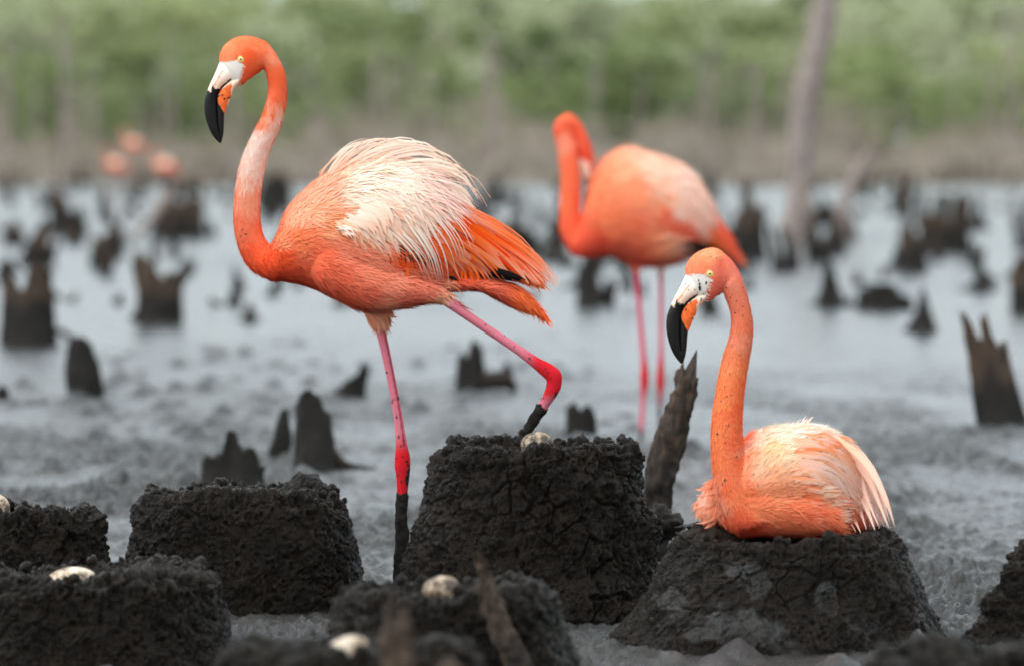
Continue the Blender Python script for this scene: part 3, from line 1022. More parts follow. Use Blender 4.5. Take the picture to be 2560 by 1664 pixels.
# cream scapulars
for layer in range(4):
    for k in range(40):
        s = (k + g.random()) / 40
        A = polyline([(838, 560), (868, 535), (900, 500), (930, 465), (945, 425), (960, 405)], s)
        B = polyline([(908, 612), (985, 650), (1045, 658), (1105, 628), (1150, 560), (1186, 505)], s)
        f0, f1 = 0.52 - 0.16 * layer, 1.0 - 0.17 * layer
        A2, B2 = A + (B - A) * max(0, f0), A + (B - A) * f1
        c = [CRM, CRM, CRM2] if s > 0.6 else [CRM, CRM2, srgb((238, 180, 150))]
        if s < 0.15:
            c = [PCH, PCH, srgb((244, 176, 140))]
        items.append(mk_feather(A2, B2, 0.05 + 0.10 * s, g.uniform(14, 26) if s > 0.3 else g.uniform(8, 15), 0.004 + 0.003 * layer, c, 8))
# long pale wisps over the orange
for k in range(26):
    s = g.random()
    A = polyline([(960, 560), (1040, 520), (1080, 470)], s); B = polyline([(1060, 690), (1125, 690), (1215, 570)], s)
    items.append(mk_feather(A, B, 0.08, g.uniform(3.0, 6.5), 0.017, [CRM2, CRM, CRM2], 9))
# hackles ruffled over the back
for k in range(54):
    s = g.random()
    A = polyline([(800, 448), (850, 418), (900, 402), (960, 400), (1020, 412)], s); B = polyline([(955, 356), (1010, 358), (1095, 392), (1160, 438), (1194, 512)], min(1, s * 0.9 + 0.12 * g.random()))
    items.append(mk_feather(A, B, 0.12 + 0.08 * g.random(), g.uniform(2.5, 6.0) + 4 * (s > 0.4) * g.random(), 0.016, [PCH if s < 0.3 else CRM2, CRM, CRM2 if g.random() < 0.6 else srgb((214, 150, 128))], 9))
for k in range(12):
    B = (g.uniform(1130, 1215), g.uniform(440, 600)); A = (g.uniform(1030, 1090), g.uniform(420, 500))
    items.append(mk_feather(A, B, 0.18, 2.6, 0.016, [CRM2, CRM2, srgb((214, 160, 140))], 6))
# wisps at the fold between breast and wing
for k in range(10):
    A = (g.uniform(835, 860), g.uniform(560, 590)); B = (g.uniform(880, 902), g.uniform(575, 600))
    items.append(mk_feather(A, B, 0.15, 5, 0.02, [CRM2, CRM, CRM], 3))
for k in range(0, len(items), 3):
    far.append(items[k])
far += under[::2]
feather_set(dr1, rootA, items, under, far)
fl = [(608, 574, 5, 9, 1.2), (616, 585, 9, 5, 0.2), (604, 590, 3, 10, 1.4), (610, 604, 4, 6, 1.0), (613, 616, 4, 3, 0), (710, 562, 3, 12, 1.3), (783, 507, 8, 4, 0.5), (753, 618, 4, 3, 0), (722, 601, 3, 3, 0), (885, 701, 5, 4, 0.4), (1036, 719, 4, 4, 0), (884, 556, 5, 4, 0.5), (1005, 508, 7, 3, 0.8), (818, 592, 8, 3, -0.3),
      (556, 238, 4, 8, 1.4), (572, 245, 4, 9, 1.2), (562, 247, 5, 6, 0.9), (547, 240, 2, 12, 1.4)]
for k in range(34):
    fl.append((g.uniform(725, 790), g.uniform(500, 690), g.uniform(1.5, 3), g.uniform(1.5, 5), g.uniform(0, 3)))
for k in range(8):
    fl.append((g.uniform(955, 1000), g.uniform(840, 1110), g.uniform(2, 5), g.uniform(3, 8), g.uniform(0, 3)))
for k in range(12):
    fl.append((1006 + g.uniform(-15, 15), g.uniform(1100, 1228), g.uniform(2, 5), g.uniform(3, 9), g.uniform(0, 3)))
    fl.append((g.uniform(1352, 1392), g.uniform(918, 1000), g.uniform(2, 5), g.uniform(3, 8), g.uniform(0, 3)))
mud_flecks(rootA, bvh_of(body1, co1, bill_shapes(H1, Y1, 0.0)), Y1, fl, 4)
finish_body(body1, co1, col1, rootA)
print('bird1', round(time.time() - T0, 1))

# ---- sitting flamingo
Y3 = 11.8
H3 = Head((1712.0, 688.5), (1705.0, 910.5))
rootB = empty('flamingo', tuple(W(1960, 1330, Y3)))
tag(rootB, 'flamingo sitting folded on the broad wet mud nest with its neck upright', 'flamingo')
D3 = -0.07
neck3 = H3.secs(HEAD_SECS[:6], D3) + [
    (1803, 628, 1783, 741, 31, D3), (1825, 647, 1794, 732, 28, D3), (1840.5, 668, 1799, 727, 26, D3), (1853, 692, 1803, 722, None, D3), (1866, 730, 1812, 742, None, D3), (1876, 772, 1825, 776, None, D3), (1881, 810, 1828.5, 808, None, D3), (1880, 850, 1823, 846, None, D3), (1873, 895, 1810, 886, None, D3), (1866, 936, 1799, 930, None, D3 - 0.005),
    (1860, 980, 1790, 980, None, D3 - 0.01), (1856, 1025, 1783, 1025, None, D3 - 0.015), (1855.5, 1085, 1778, 1082, None, D3 - 0.02), (1859, 1150, 1779.5, 1152, None, D3 - 0.025), (1868, 1205, 1788, 1217, None, D3 - 0.03), (1890, 1250, 1806, 1278, None, D3 - 0.03), (1930, 1280, 1836, 1325, 50, D3 - 0.02), (1980, 1270, 1900, 1334, 40, D3)]
trunk3 = [(1800, 1190, 1790, 1290, 50, 0.0), (1850, 1104, 1835, 1330, 126, -0.02), (1900, 1078, 1900, 1336, 156, 0.0), (1967, 1064, 1980, 1332, 162, 0.02), (2048, 1066, 2060, 1330, 150, 0.04), (2110, 1096, 2122, 1326, 126, 0.07), (2160, 1150, 2164, 1318, 92, 0.10), (2192, 1220, 2192, 1312, 52, 0.12), (2214, 1285, 2212, 1308, 12, 0.13)]
breast3 = [(1806, 1232, 1812, 1310, 36, -0.07), (1850, 1180, 1855, 1338, 76, -0.068), (1920, 1190, 1930, 1338, 84, -0.058), (2000, 1215, 2010, 1334, 70, -0.052), (2070, 1250, 2080, 1328, 40, -0.045)]
fluff3 = [(1800, 1190, 1815, 1300, 50, 0.03), (1775, 1205, 1790, 1314, 50, 0.03), (1754, 1240, 1768, 1312, 38, 0.03), (1740, 1256, 1750, 1290, 20, 0.03)]
C3 = [(1760, 635, (250, 158, 108)), (1730, 650, (250, 150, 100)), (1780, 640, (250, 160, 110)), (1740, 675, (248, 140, 92)), (1800, 660, (240, 112, 82)), (1830, 665, (240, 130, 104)), (1800, 700, (238, 104, 78)), (1780, 725, (238, 112, 84)), (1765, 745, (236, 108, 80)), (1830, 710, (244, 138, 108)), (1850, 740, (242, 128, 92)),
      (1840, 790, (242, 124, 84)), (1865, 800, (240, 120, 78)), (1850, 850, (246, 138, 98)), (1835, 890, (246, 132, 84)), (1855, 900, (244, 122, 64)), (1820, 930, (248, 134, 74)), (1850, 960, (244, 110, 48)), (1810, 1000, (248, 128, 66)), (1840, 1020, (240, 98, 38)), (1800, 1080, (247, 122, 62)), (1840, 1090, (238, 100, 42)), (1800, 1150, (246, 118, 60)),
      (1840, 1160, (243, 112, 58)), (1815, 1220, (243, 108, 54)), (1850, 1240, (245, 120, 64)), (1850, 1300, (240, 92, 44)), (1870, 1325, (232, 80, 36)), (1900, 1270, (248, 128, 78)), (1930, 1240, (250, 150, 100)), (1960, 1290, (248, 122, 74)), (2010, 1270, (246, 110, 60)), (2060, 1290, (246, 122, 74)), (2030, 1320, (244, 128, 86)), (2090, 1260, (248, 150, 108)),
      (1890, 1110, (252, 208, 178)), (1930, 1090, (252, 224, 200)), (1920, 1130, (250, 200, 150)), (1900, 1170, (251, 190, 150)), (1960, 1160, (252, 206, 170)), (1940, 1190, (250, 176, 130)), (2000, 1080, (253, 236, 222)), (2040, 1090, (252, 226, 206)), (2010, 1140, (251, 206, 172)), (2020, 1200, (250, 178, 130)), (2080, 1130, (250, 210, 186)), (2120, 1180, (250, 214, 196)), (2160, 1230, (248, 210, 194)),
      (2190, 1280, (246, 214, 200)), (2100, 1220, (250, 190, 160)), (2130, 1300, (232, 110, 66)), (2160, 1310, (210, 78, 40)), (1770, 1230, (250, 190, 165)), (1765, 1270, (248, 150, 110)), (1775, 1300, (246, 110, 66)), (1790, 1250, (248, 150, 115))]
col3 = colour_fn(C3, H3, None, 12, 13, 0.12, 0.08)
body3, co3 = fuse([loft(neck3, Y3), loft(trunk3, Y3), loft(breast3, Y3), loft(fluff3, Y3)], 0.0026)
bvh3 = bvh_of(body3, co3)
flow3 = flow_fn([(1760, 630, 1, -0.1), (1720, 660, 0.6, -0.8), (1740, 650, 0.8, -0.5), (1810, 650, 0.9, 0.6), (1840, 690, 0.5, 1), (1790, 720, 0.8, 0.4), (1850, 760, 0.15, 1), (1855, 830, -0.1, 1), (1840, 900, -0.25, 1), (1825, 970, -0.15, 1), (1818, 1050, -0.05, 1), (1815, 1130, 0.0, 1), (1822, 1210, 0.25, 1), (1850, 1280, 0.6, 0.7),
                 (1880, 1320, 0.95, 0.2), (1890, 1240, 0.8, -0.4), (1890, 1160, 0.5, -0.85), (1900, 1100, 0.7, -0.6), (1950, 1150, 0.75, -0.55), (1960, 1090, 0.9, -0.3), (2030, 1075, 1, 0.05), (2040, 1140, 0.95, -0.05), (1980, 1220, 1, -0.25), (2100, 1120, 0.85, 0.5), (2160, 1190, 0.5, 0.85), (2195, 1270, 0.2, 1), (2080, 1200, 0.85, 0.5),
                 (1960, 1280, 1, 0.05), (2050, 1290, 1, 0.15), (2100, 1300, 1, 0.3), (1770, 1240, -0.6, 0.5), (1760, 1280, -0.3, 0.9), (1790, 1305, -0.1, 1)])


def spec3(px, py):
    headz = sstep(800, 740, py)
    neck = (px < 1885) & (py < 1180) & ~((px > 1856) & (py > 1090))
    L = np.where(neck, 12 - 4 * headz, 28.0); Wd = np.where(neck, 2.2 - 0.4 * headz, 2.3)
    L = np.where((py > 1210) & (px > 1960), 44, L)
    L = np.where((px < 1800) & (py > 1200), 20, L)
    L = np.where((px < 1900) & (py > 1180) & (px > 1800), 15, L)
    return L, Wd, np.where(neck, 2.6, 1.2)


def keep3(px, py):
    hx, hy = H3.inv(px, py)
    k = 1 - in_poly(hx + 14, hy - 14, POLY_WHITE).astype(float)
    k = k * (1 - 0.93 * in_poly(px, py, [(2030, 1085), (2095, 1090), (2180, 1160), (2230, 1310), (2125, 1330), (2100, 1250), (2040, 1190)]))
    return k * (1 - (np.hypot(hx - 597, hy - 430) < 60))


strands('down', rootB, body3, co3, col3, flow3, spec3, 60000, 9, Y3, keep3, lift=0.24)
dr3 = Draper(bvh3, Y3)
add_head_parts(rootB, H3, Y3, D3, bvh3)
items, under, far = [], [], []
PPK, PPW, PEA = srgb((248, 204, 184)), srgb((250, 224, 210)), srgb((250, 190, 154))
ORI = srgb((250, 140, 84))
for s in np.linspace(0, 1, 12):      # deep orange feathers showing under the wing
    A = polyline([(2070, 1220), (2120, 1220)], s); B = polyline([(2105, 1322), (2180, 1316)], s)
    under.append(mk_feather(A, B, 0.05, 16, 0.002, [srgb((246, 150, 112)), srgb((240, 130, 92)), srgb((225, 90, 50))], 4))
for layer in range(4):               # long pale wing feathers arching down to the rim
    for k in range(20):
        s = (k + g.random()) / 20
        o = np.array([(1985, 1066), (2085, 1080), (2172, 1152), (2226, 1302)], float); i_ = np.array([(1985, 1205), (2050, 1215), (2095, 1250), (2122, 1322)], float)
        C = o * (1 - s) + i_ * s
        L = catmull(C, 6)
        a = int(len(L) * [0.42, 0.28, 0.12, 0.0][layer]); b = int(len(L) * [1.0, 0.86, 0.68, 0.5][layer])
        q = L[a:b + 1]
        q = q[[0, len(q) // 3, 2 * len(q) // 3, -1]] + np.array([[g.gauss(0, 4), g.gauss(0, 3)] for _ in range(4)])
        c = ([PEA, PPK, PPK] if s < 0.35 or g.random() < 0.4 else [PEA, PPK, PPW]) if g.random() < 0.7 else [ORI, PEA, PPK]
        items.append((list(q), g.uniform(15, 26) if layer < 2 else g.uniform(10, 20), 0.006 + 0.004 * layer, [var(x, 0.06) for x in c]))
for k in range(16):                  # orange streaks on the upper back
    A = (g.uniform(2000, 2060), g.uniform(1085, 1125)); B = (A[0] + g.uniform(50, 100), A[1] + g.uniform(5, 40))
    items.append(mk_feather(A, B, 0.12, g.uniform(5, 10), 0.02, [ORI, srgb((250, 156, 100)), PEA], 3))
for k in range(70):                  # soft flank feathers with pale frayed tips
    s = g.random()
    A = polyline([(1975, 1190), (1985, 1235), (1990, 1275), (1985, 1305)], s); B = polyline([(2090, 1220), (2122, 1262), (2120, 1300), (2090, 1330)], s)
    t0, t1 = g.uniform(0, 0.4), g.uniform(0.7, 1.05)
    A, B = A + (B - A) * t0, A + (B - A) * t1
    items.append(mk_feather(A, B, -0.04 + 0.1 * g.random(), g.uniform(8, 16), 0.016, [srgb((249, 118, 70)), srgb((252, 190, 156)) if g.random() < 0.6 else srgb((250, 140, 92)), srgb((253, 214, 192)) if g.random() < 0.7 else srgb((249, 150, 104))], 6))
for k in range(44):                  # frayed pale edge of the flank over the wing
    s = g.random()
    A = polyline([(2030, 1215), (2055, 1250), (2060, 1285), (2040, 1318)], s); B = polyline([(2092, 1214), (2128, 1262), (2134, 1300), (2108, 1334)], s)
    items.append(mk_feather(A, B, 0.08 * g.uniform(-1, 1), g.uniform(5, 11), 0.020, [srgb((249, 140, 96)), srgb((252, 206, 178)), srgb((253, 228, 212))], 7))
for k in range(40):                  # downy tips along the back line
    x = g.uniform(1880, 2060); y = np.interp(x, [1860, 1900, 1967, 2006, 2048, 2080], [1098, 1078, 1064, 1060, 1066, 1080])
    A = (x, y + 8); B = (x + g.uniform(5, 24), y - g.uniform(-2, 9) - (12 if 1985 < x < 2025 and g.random() < 0.6 else 0))
    items.append(mk_feather(A, B, 0.1, g.uniform(3, 7), 0.004, [PPW, PPW, PPW], 2))
for k in range(26):                  # fluffed feathers on the far shoulder
    A = (g.uniform(1775, 1800), g.uniform(1200, 1290)); B = (g.uniform(1736, 1765), A[1] + g.uniform(10, 40))
    items.append(mk_feather(A, B, 0.1, g.uniform(6, 14), 0.006, [srgb((250, 150, 110)), srgb((250, 160, 122)), srgb((252, 205, 182))], 4))
feather_set(dr3, rootB, items, under, items[:80:3])
fl = []
for hx, hy, sx, sy, a in ((468, 566, 38, 80, 1.55), (466, 520, 26, 40, 1.7), (456, 480, 8, 40, 1.4), (538, 503, 26, 46, 1.9), (408, 662, 36, 22, 0.1), (278, 742, 50, 26, 0.2), (316, 752, 20, 16, 0), (250, 730, 16, 14, 0), (484, 690, 14, 44, 2.0), (344, 580, 16, 12, 0), (414, 580, 10, 20, 1), (366, 716, 18, 16, 0), (320, 800, 14, 40, 1.4), (392, 896, 12, 24, 1.5), (384, 968, 10, 28, 1.5), (510, 625, 10, 22, 1.3), (528, 608, 10, 18, 1.2), (310, 522, 10, 30, 1.5)):
    fl.append((1640 + 0.22624 * hx, 590 + 0.22624 * hy, 0.22624 * sx, 0.22624 * sy if False else 0.22624 * sy, 0.0 if a > 1 else a))
    fl[-1] = (fl[-1][0], fl[-1][1], 0.22624 * sx, 0.22624 * sy, 0.0)
# flecks on the bill need the bill surface too: the face below carries the same outline
for k in range(60):
    y = g.uniform(640, 1300); x = np.interp(y, [640, 760, 850, 1000, 1150, 1300], [1800, 1850, 1850, 1822, 1820, 1850]) + g.uniform(-32, 32)
    fl.append((x, y, g.uniform(2.0, 4.6), g.uniform(2.0, 5.5), g.uniform(0, 3)))
fl += [(1789, 1077, 9, 7, 0.5), (1806, 1192, 7, 16, 0.1), (1802, 1200, 4, 8, 0), (1822, 981, 6, 4, 0), (2002, 1166, 6, 5, 0), (2030, 1158, 11, 3, 0.3), (2094, 1140, 12, 3, 0.3), (2095, 1178, 15, 5, 0.5), (2171, 1235, 5, 15, 0.2), (1979, 1275, 9, 3, -0.6), (1878, 1176, 4, 6, 0), (1888, 1204, 4, 4, 0), (2015, 1235, 4, 3, 0), (2090, 1262, 5, 3, 0), (1903, 1075, 8, 3, 0), (1792, 1308, 6, 10, 0.4), (1797, 1292, 5, 6, 0), (1784, 1264, 4, 4, 0)]
for k in range(60):
    fl.append((g.uniform(1870, 2190), g.uniform(1090, 1310), g.uniform(1.6, 3.6), g.uniform(2, 8), g.uniform(0, 3)))
mud_flecks(rootB, bvh_of(body3, co3, bill_shapes(H3, Y3, D3)), Y3, fl, 8)
finish_body(body3, co3, col3, rootB)
print('bird3', round(time.time() - T0, 1))

# ---- flamingo preening behind
Y2 = 19.6
rootC = empty('flamingo', tuple(W(1625, 1098, Y2) * np.array([1, 1, 0])))
tag(rootC, 'preening flamingo standing further back on two straight legs with its bill tucked to its shoulder', 'flamingo')
neck2 = [(1410, 300, 34), (1404, 322, 40), (1410, 350, 43), (1420, 390, 48), (1426, 450, 50), (1425, 530, 52), (1430, 578, 58), (1448, 606, 74), (1490, 588, 110), (1530, 560, 150)]
head2 = [(1406, 308, 30, 0.01), (1418, 299, 34, 0.02), (1434, 316, 40, 0.03), (1447, 345, 42, 0.04), (1457, 374, 38, 0.045), (1464, 398, 26, 0.045), (1467, 410, 14, 0.045)]
trunk2 = [(1450, 568, 1424, 632, 34), (1462, 508, 1458, 643, 55), (1476, 452, 1500, 637, 85), (1506, 402, 1545, 648, 115), (1557, 371, 1590, 664, 130), (1611, 379, 1630, 670, 132), (1677, 399, 1672, 666, 122), (1731, 431, 1706, 654, 105), (1767, 481, 1735, 640, 85), (1791, 530, 1770, 628, 58), (1826, 588, 1806, 640, 34), (1846, 632, 1840, 654, 8)]
leg2a = [(1580, 640, 60, -0.03), (1590, 668, 22, -0.03), (1594, 720, 15, -0.03), (1606, 860, 15, -0.03), (1611, 915, 18, -0.03), (1611, 945, 23, -0.03), (1611, 962, 21, -0.03), (1608, 990, 14, -0.03), (1603, 1075, 12, -0.03), (1601, 1130, 12, -0.03)]
leg2b = [(1650, 640, 60, 0.04), (1652, 668, 20, 0.04), (1653, 720, 13, 0.04), (1653, 860, 13, 0.04), (1652, 915, 17, 0.04), (1651, 950, 21, 0.04), (1651, 968, 19, 0.04), (1650, 990, 13, 0.04), (1650, 1075, 11, 0.04), (1650, 1130, 11, 0.04)]


def legs2(px, py, c):
    m = py > 682
    r = (sstep(880, 925, py) * sstep(1010, 965, py))[:, None]
    k = srgb((214, 96, 122)) * (1 - r) + LEG_RED * r
    dk = (((py > 1000 + 14 * np.sin(px)) & (px > 1630)) | (py > 1075))[:, None]
    k = np.where(dk, MUDC * 2.0, k)
    return np.where(m[:, None], k, c)


C2 = [(1410, 305, (246, 92, 40)), (1392, 330, (222, 62, 24)), (1412, 350, (246, 140, 104)), (1440, 330, (240, 78, 30)), (1462, 380, (238, 82, 38)), (1425, 420, (246, 100, 48)), (1425, 500, (247, 94, 40)), (1425, 580, (244, 82, 30)), (1440, 625, (232, 62, 20)), (1480, 610, (232, 66, 26)),
      (1500, 480, (250, 138, 86)), (1530, 400, (250, 160, 118)), (1570, 385, (248, 178, 146)), (1520, 550, (248, 120, 68)), (1580, 480, (250, 142, 94)), (1570, 570, (244, 112, 66)), (1630, 420, (246, 198, 172)), (1700, 440, (244, 210, 192)), (1740, 500, (240, 196, 176)), (1680, 520, (246, 205, 180)), (1750, 560, (238, 190, 168)),
      (1600, 405, (248, 196, 168)), (1640, 470, (246, 190, 160)), (1560, 430, (250, 165, 120)), (1650, 500, (250, 150, 100)), (1680, 555, (240, 80, 30)), (1660, 530, (242, 84, 32)), (1720, 590, (238, 76, 28)), (1790, 580, (246, 84, 28)), (1820, 610, (244, 90, 40)), (1700, 610, (242, 176, 148)), (1640, 600, (242, 130, 92)), (1600, 640, (216, 84, 50)), (1540, 635, (206, 74, 42)), (1650, 655, (226, 110, 74)), (1652, 675, (240, 200, 175)), (1760, 625, (20, 12, 12)), (1735, 628, (30, 15, 14)), (1840, 645, (240, 120, 90))]
col2 = colour_fn(C2, None, legs2, 8, 23)
body2, co2 = fuse([tube(neck2, Y2), tube(head2, Y2), loft(trunk2, Y2), tube(leg2a, Y2), tube(leg2b, Y2)], 0.005)
bvh2 = bvh_of(body2, co2)
flow2 = flow_fn([(1410, 320, 0, 1), (1425, 450, 0, 1), (1425, 560, 0.1, 1), (1460, 620, 1, 0), (1500, 480, 0.8, -0.5), (1560, 400, 0.9, -0.2), (1560, 560, 1, 0.2), (1640, 450, 0.9, 0.4), (1700, 500, 0.7, 0.7), (1780, 560, 0.7, 0.7), (1640, 620, 1, 0.3), (1580, 640, 1, 0.2)])
strands('down', rootC, body2, co2, col2, flow2, lambda px, py: (np.where(px < 1465, 10.0, 30.0), np.full(len(px), 3.2), np.ones(len(px))), 9000, 15, Y2, lambda px, py: (py < 665).astype(float))
V, F = tube([(1461, 396, 24, 0.045), (1463, 415, 23, 0.045), (1466, 435, 17, 0.045), (1468, 448, 13, 0.045), (1468, 462, 6, 0.045)], Y2, 6, 20)
px, py = PX(V)
cc = np.where((py > 446)[:, None], np.array([[0.3, 0.09, 0.04]]), srgb((245, 226, 205)))
cc = np.where((py > 456)[:, None], 0.01, cc)
add('bill', make_mesh('bill', V - np.array(rootC.location), F, M_BILL, cc), rootC)
dr2 = Draper(bvh2, Y2)
items, under, far = [], [], []
for k in range(30):
    s = g.random()
    A = polyline([(1600, 430), (1660, 420), (1710, 440)], s); B = polyline([(1690, 570), (1745, 575), (1785, 560)], s)
    items.append(mk_feather(A, B, 0.08, g.uniform(12, 20), 0.004, [srgb((246, 186, 156)), CRM2, srgb((240, 190, 164))], 14))
for k in range(16):
    s = g.random()
    A = polyline([(1680, 560), (1760, 500)], s); B = polyline([(1770, 628), (1846, 650)], s)
    under.append(mk_feather(A, B, 0.06, g.uniform(10, 16), 0.006, [ORG, ORG, ORG2], 6))
for k in range(10):
    A = (g.uniform(1700, 1760), g.uniform(605, 625)); B = (g.uniform(1790, 1818), g.uniform(636, 656))
    under.append(mk_feather(A, B, 0.03, 12, 0.030, [BLK, BLK, BLK], 3))
for k in range(18):
    A = (g.uniform(1600, 1660), g.uniform(560, 640)); B = (g.uniform(1690, 1722), g.uniform(590, 655))
    items.append(mk_feather(A, B, -0.03, g.uniform(10, 18), 0.012, [srgb((246, 136, 96)), srgb((246, 150, 110)), srgb((246, 196, 170))], 6))
feather_set(dr2, rootC, items, under, None)
s_ = Y2 / FPX
ey = W(1451, 352, Y2 + 0.045) - np.array(rootC.location)
finish_body(body2, co2, col2, rootC)
print('bird2', round(time.time() - T0, 1))

# ---- three far flamingos, no more than soft orange shapes
M_FAR = M_PLUME
far_mesh = bpy.data.objects.get('body').data
for px_, py_, Yf, zb, rz, lab in ((290, 392, 108.0, 0.0, 0.15, 'leftmost of the three far orange flamingos at the edge of the brush'), (414, 390, 104.0, 0.0, -0.1, 'rightmost of the three far orange flamingos at the edge of the brush'), (334, 340, 118.0, 0.38, 0.1, 'highest of the three far orange flamingos by the dead brush')):
    q = W(px_, py_, Yf)
    o = bpy.data.objects.new('flamingo', body1)
    COL.objects.link(o)
    o.location = (q[0] + 0.02, Yf, zb)
    o.scale = (0.66, 0.66, 0.66)
    o.rotation_euler = (0, 0, rz)
    tag(o, lab, 'flamingo', 'far flamingos by the brush')

# ------------------------------------------------------------------ mud nests
EGG_N, EGG_M = 26, 40


M_EGG_B, _n, _l = new_mat('muddy_egg_shell')
_o = N(_n, 'ShaderNodeOutputMaterial'); _b = N(_n, 'ShaderNodeBsdfPrincipled')
_f = noise_tex(_n, _l, 55, 8, 0.75)
_l.new(ramp(_n, _l, _f, [(0.36, (0.42, 0.35, 0.27)), (0.47, (0.24, 0.17, 0.11)), (0.53, (0.05, 0.036, 0.025))]), _b.inputs['Base Color'])
_b.inputs['Roughness'].default_value = 0.65
_l.new(_b.outputs[0], _o.inputs['Surface'])


def egg(px, py, w, Y, tilt, name_label, squash=0.78, mat=None):
    s = Y / FPX
    a, b = w * s / 2, w * s / 2 * squash
    th = np.linspace(0, math.pi, EGG_N)[:, None]; ph = np.linspace(0, 2 * math.pi, EGG_M, endpoint=False)[None, :]
    x = np.cos(th) * a * np.ones_like(ph)
    r = np.sin(th) * b * (1 + 0.12 * np.cos(th))
    V = np.stack([x, r * np.cos(ph), r * np.sin(ph)], -1).reshape(-1, 3)
    o = add('egg', make_mesh('egg', V, grid_faces(EGG_N, EGG_M), mat or M_EGG), None, tuple(W(px, py, Y)))
    o.rotation_euler = (0, R(tilt), R(18))
    tag(o, name_label, 'egg', 'flamingo eggs in the nests')
    return o


ICO = None


def clod_mesh(center, r, seed):
    th = np.linspace(0, math.pi, 6)[:, None]; ph = np.linspace(0, 2 * math.pi, 8, endpoint=False)[None, :]
    U = np.stack([np.sin(th) * np.cos(ph), np.sin(th) * np.sin(ph), np.cos(th) * np.ones_like(ph)], -1).reshape(-1, 3)
    d = 1 + 0.8 * fbm(U * 1.5 + seed * 7.1, 3, seed)
    V = U * d[:, None] * r + center
    return V, grid_faces(6, 8).tolist()


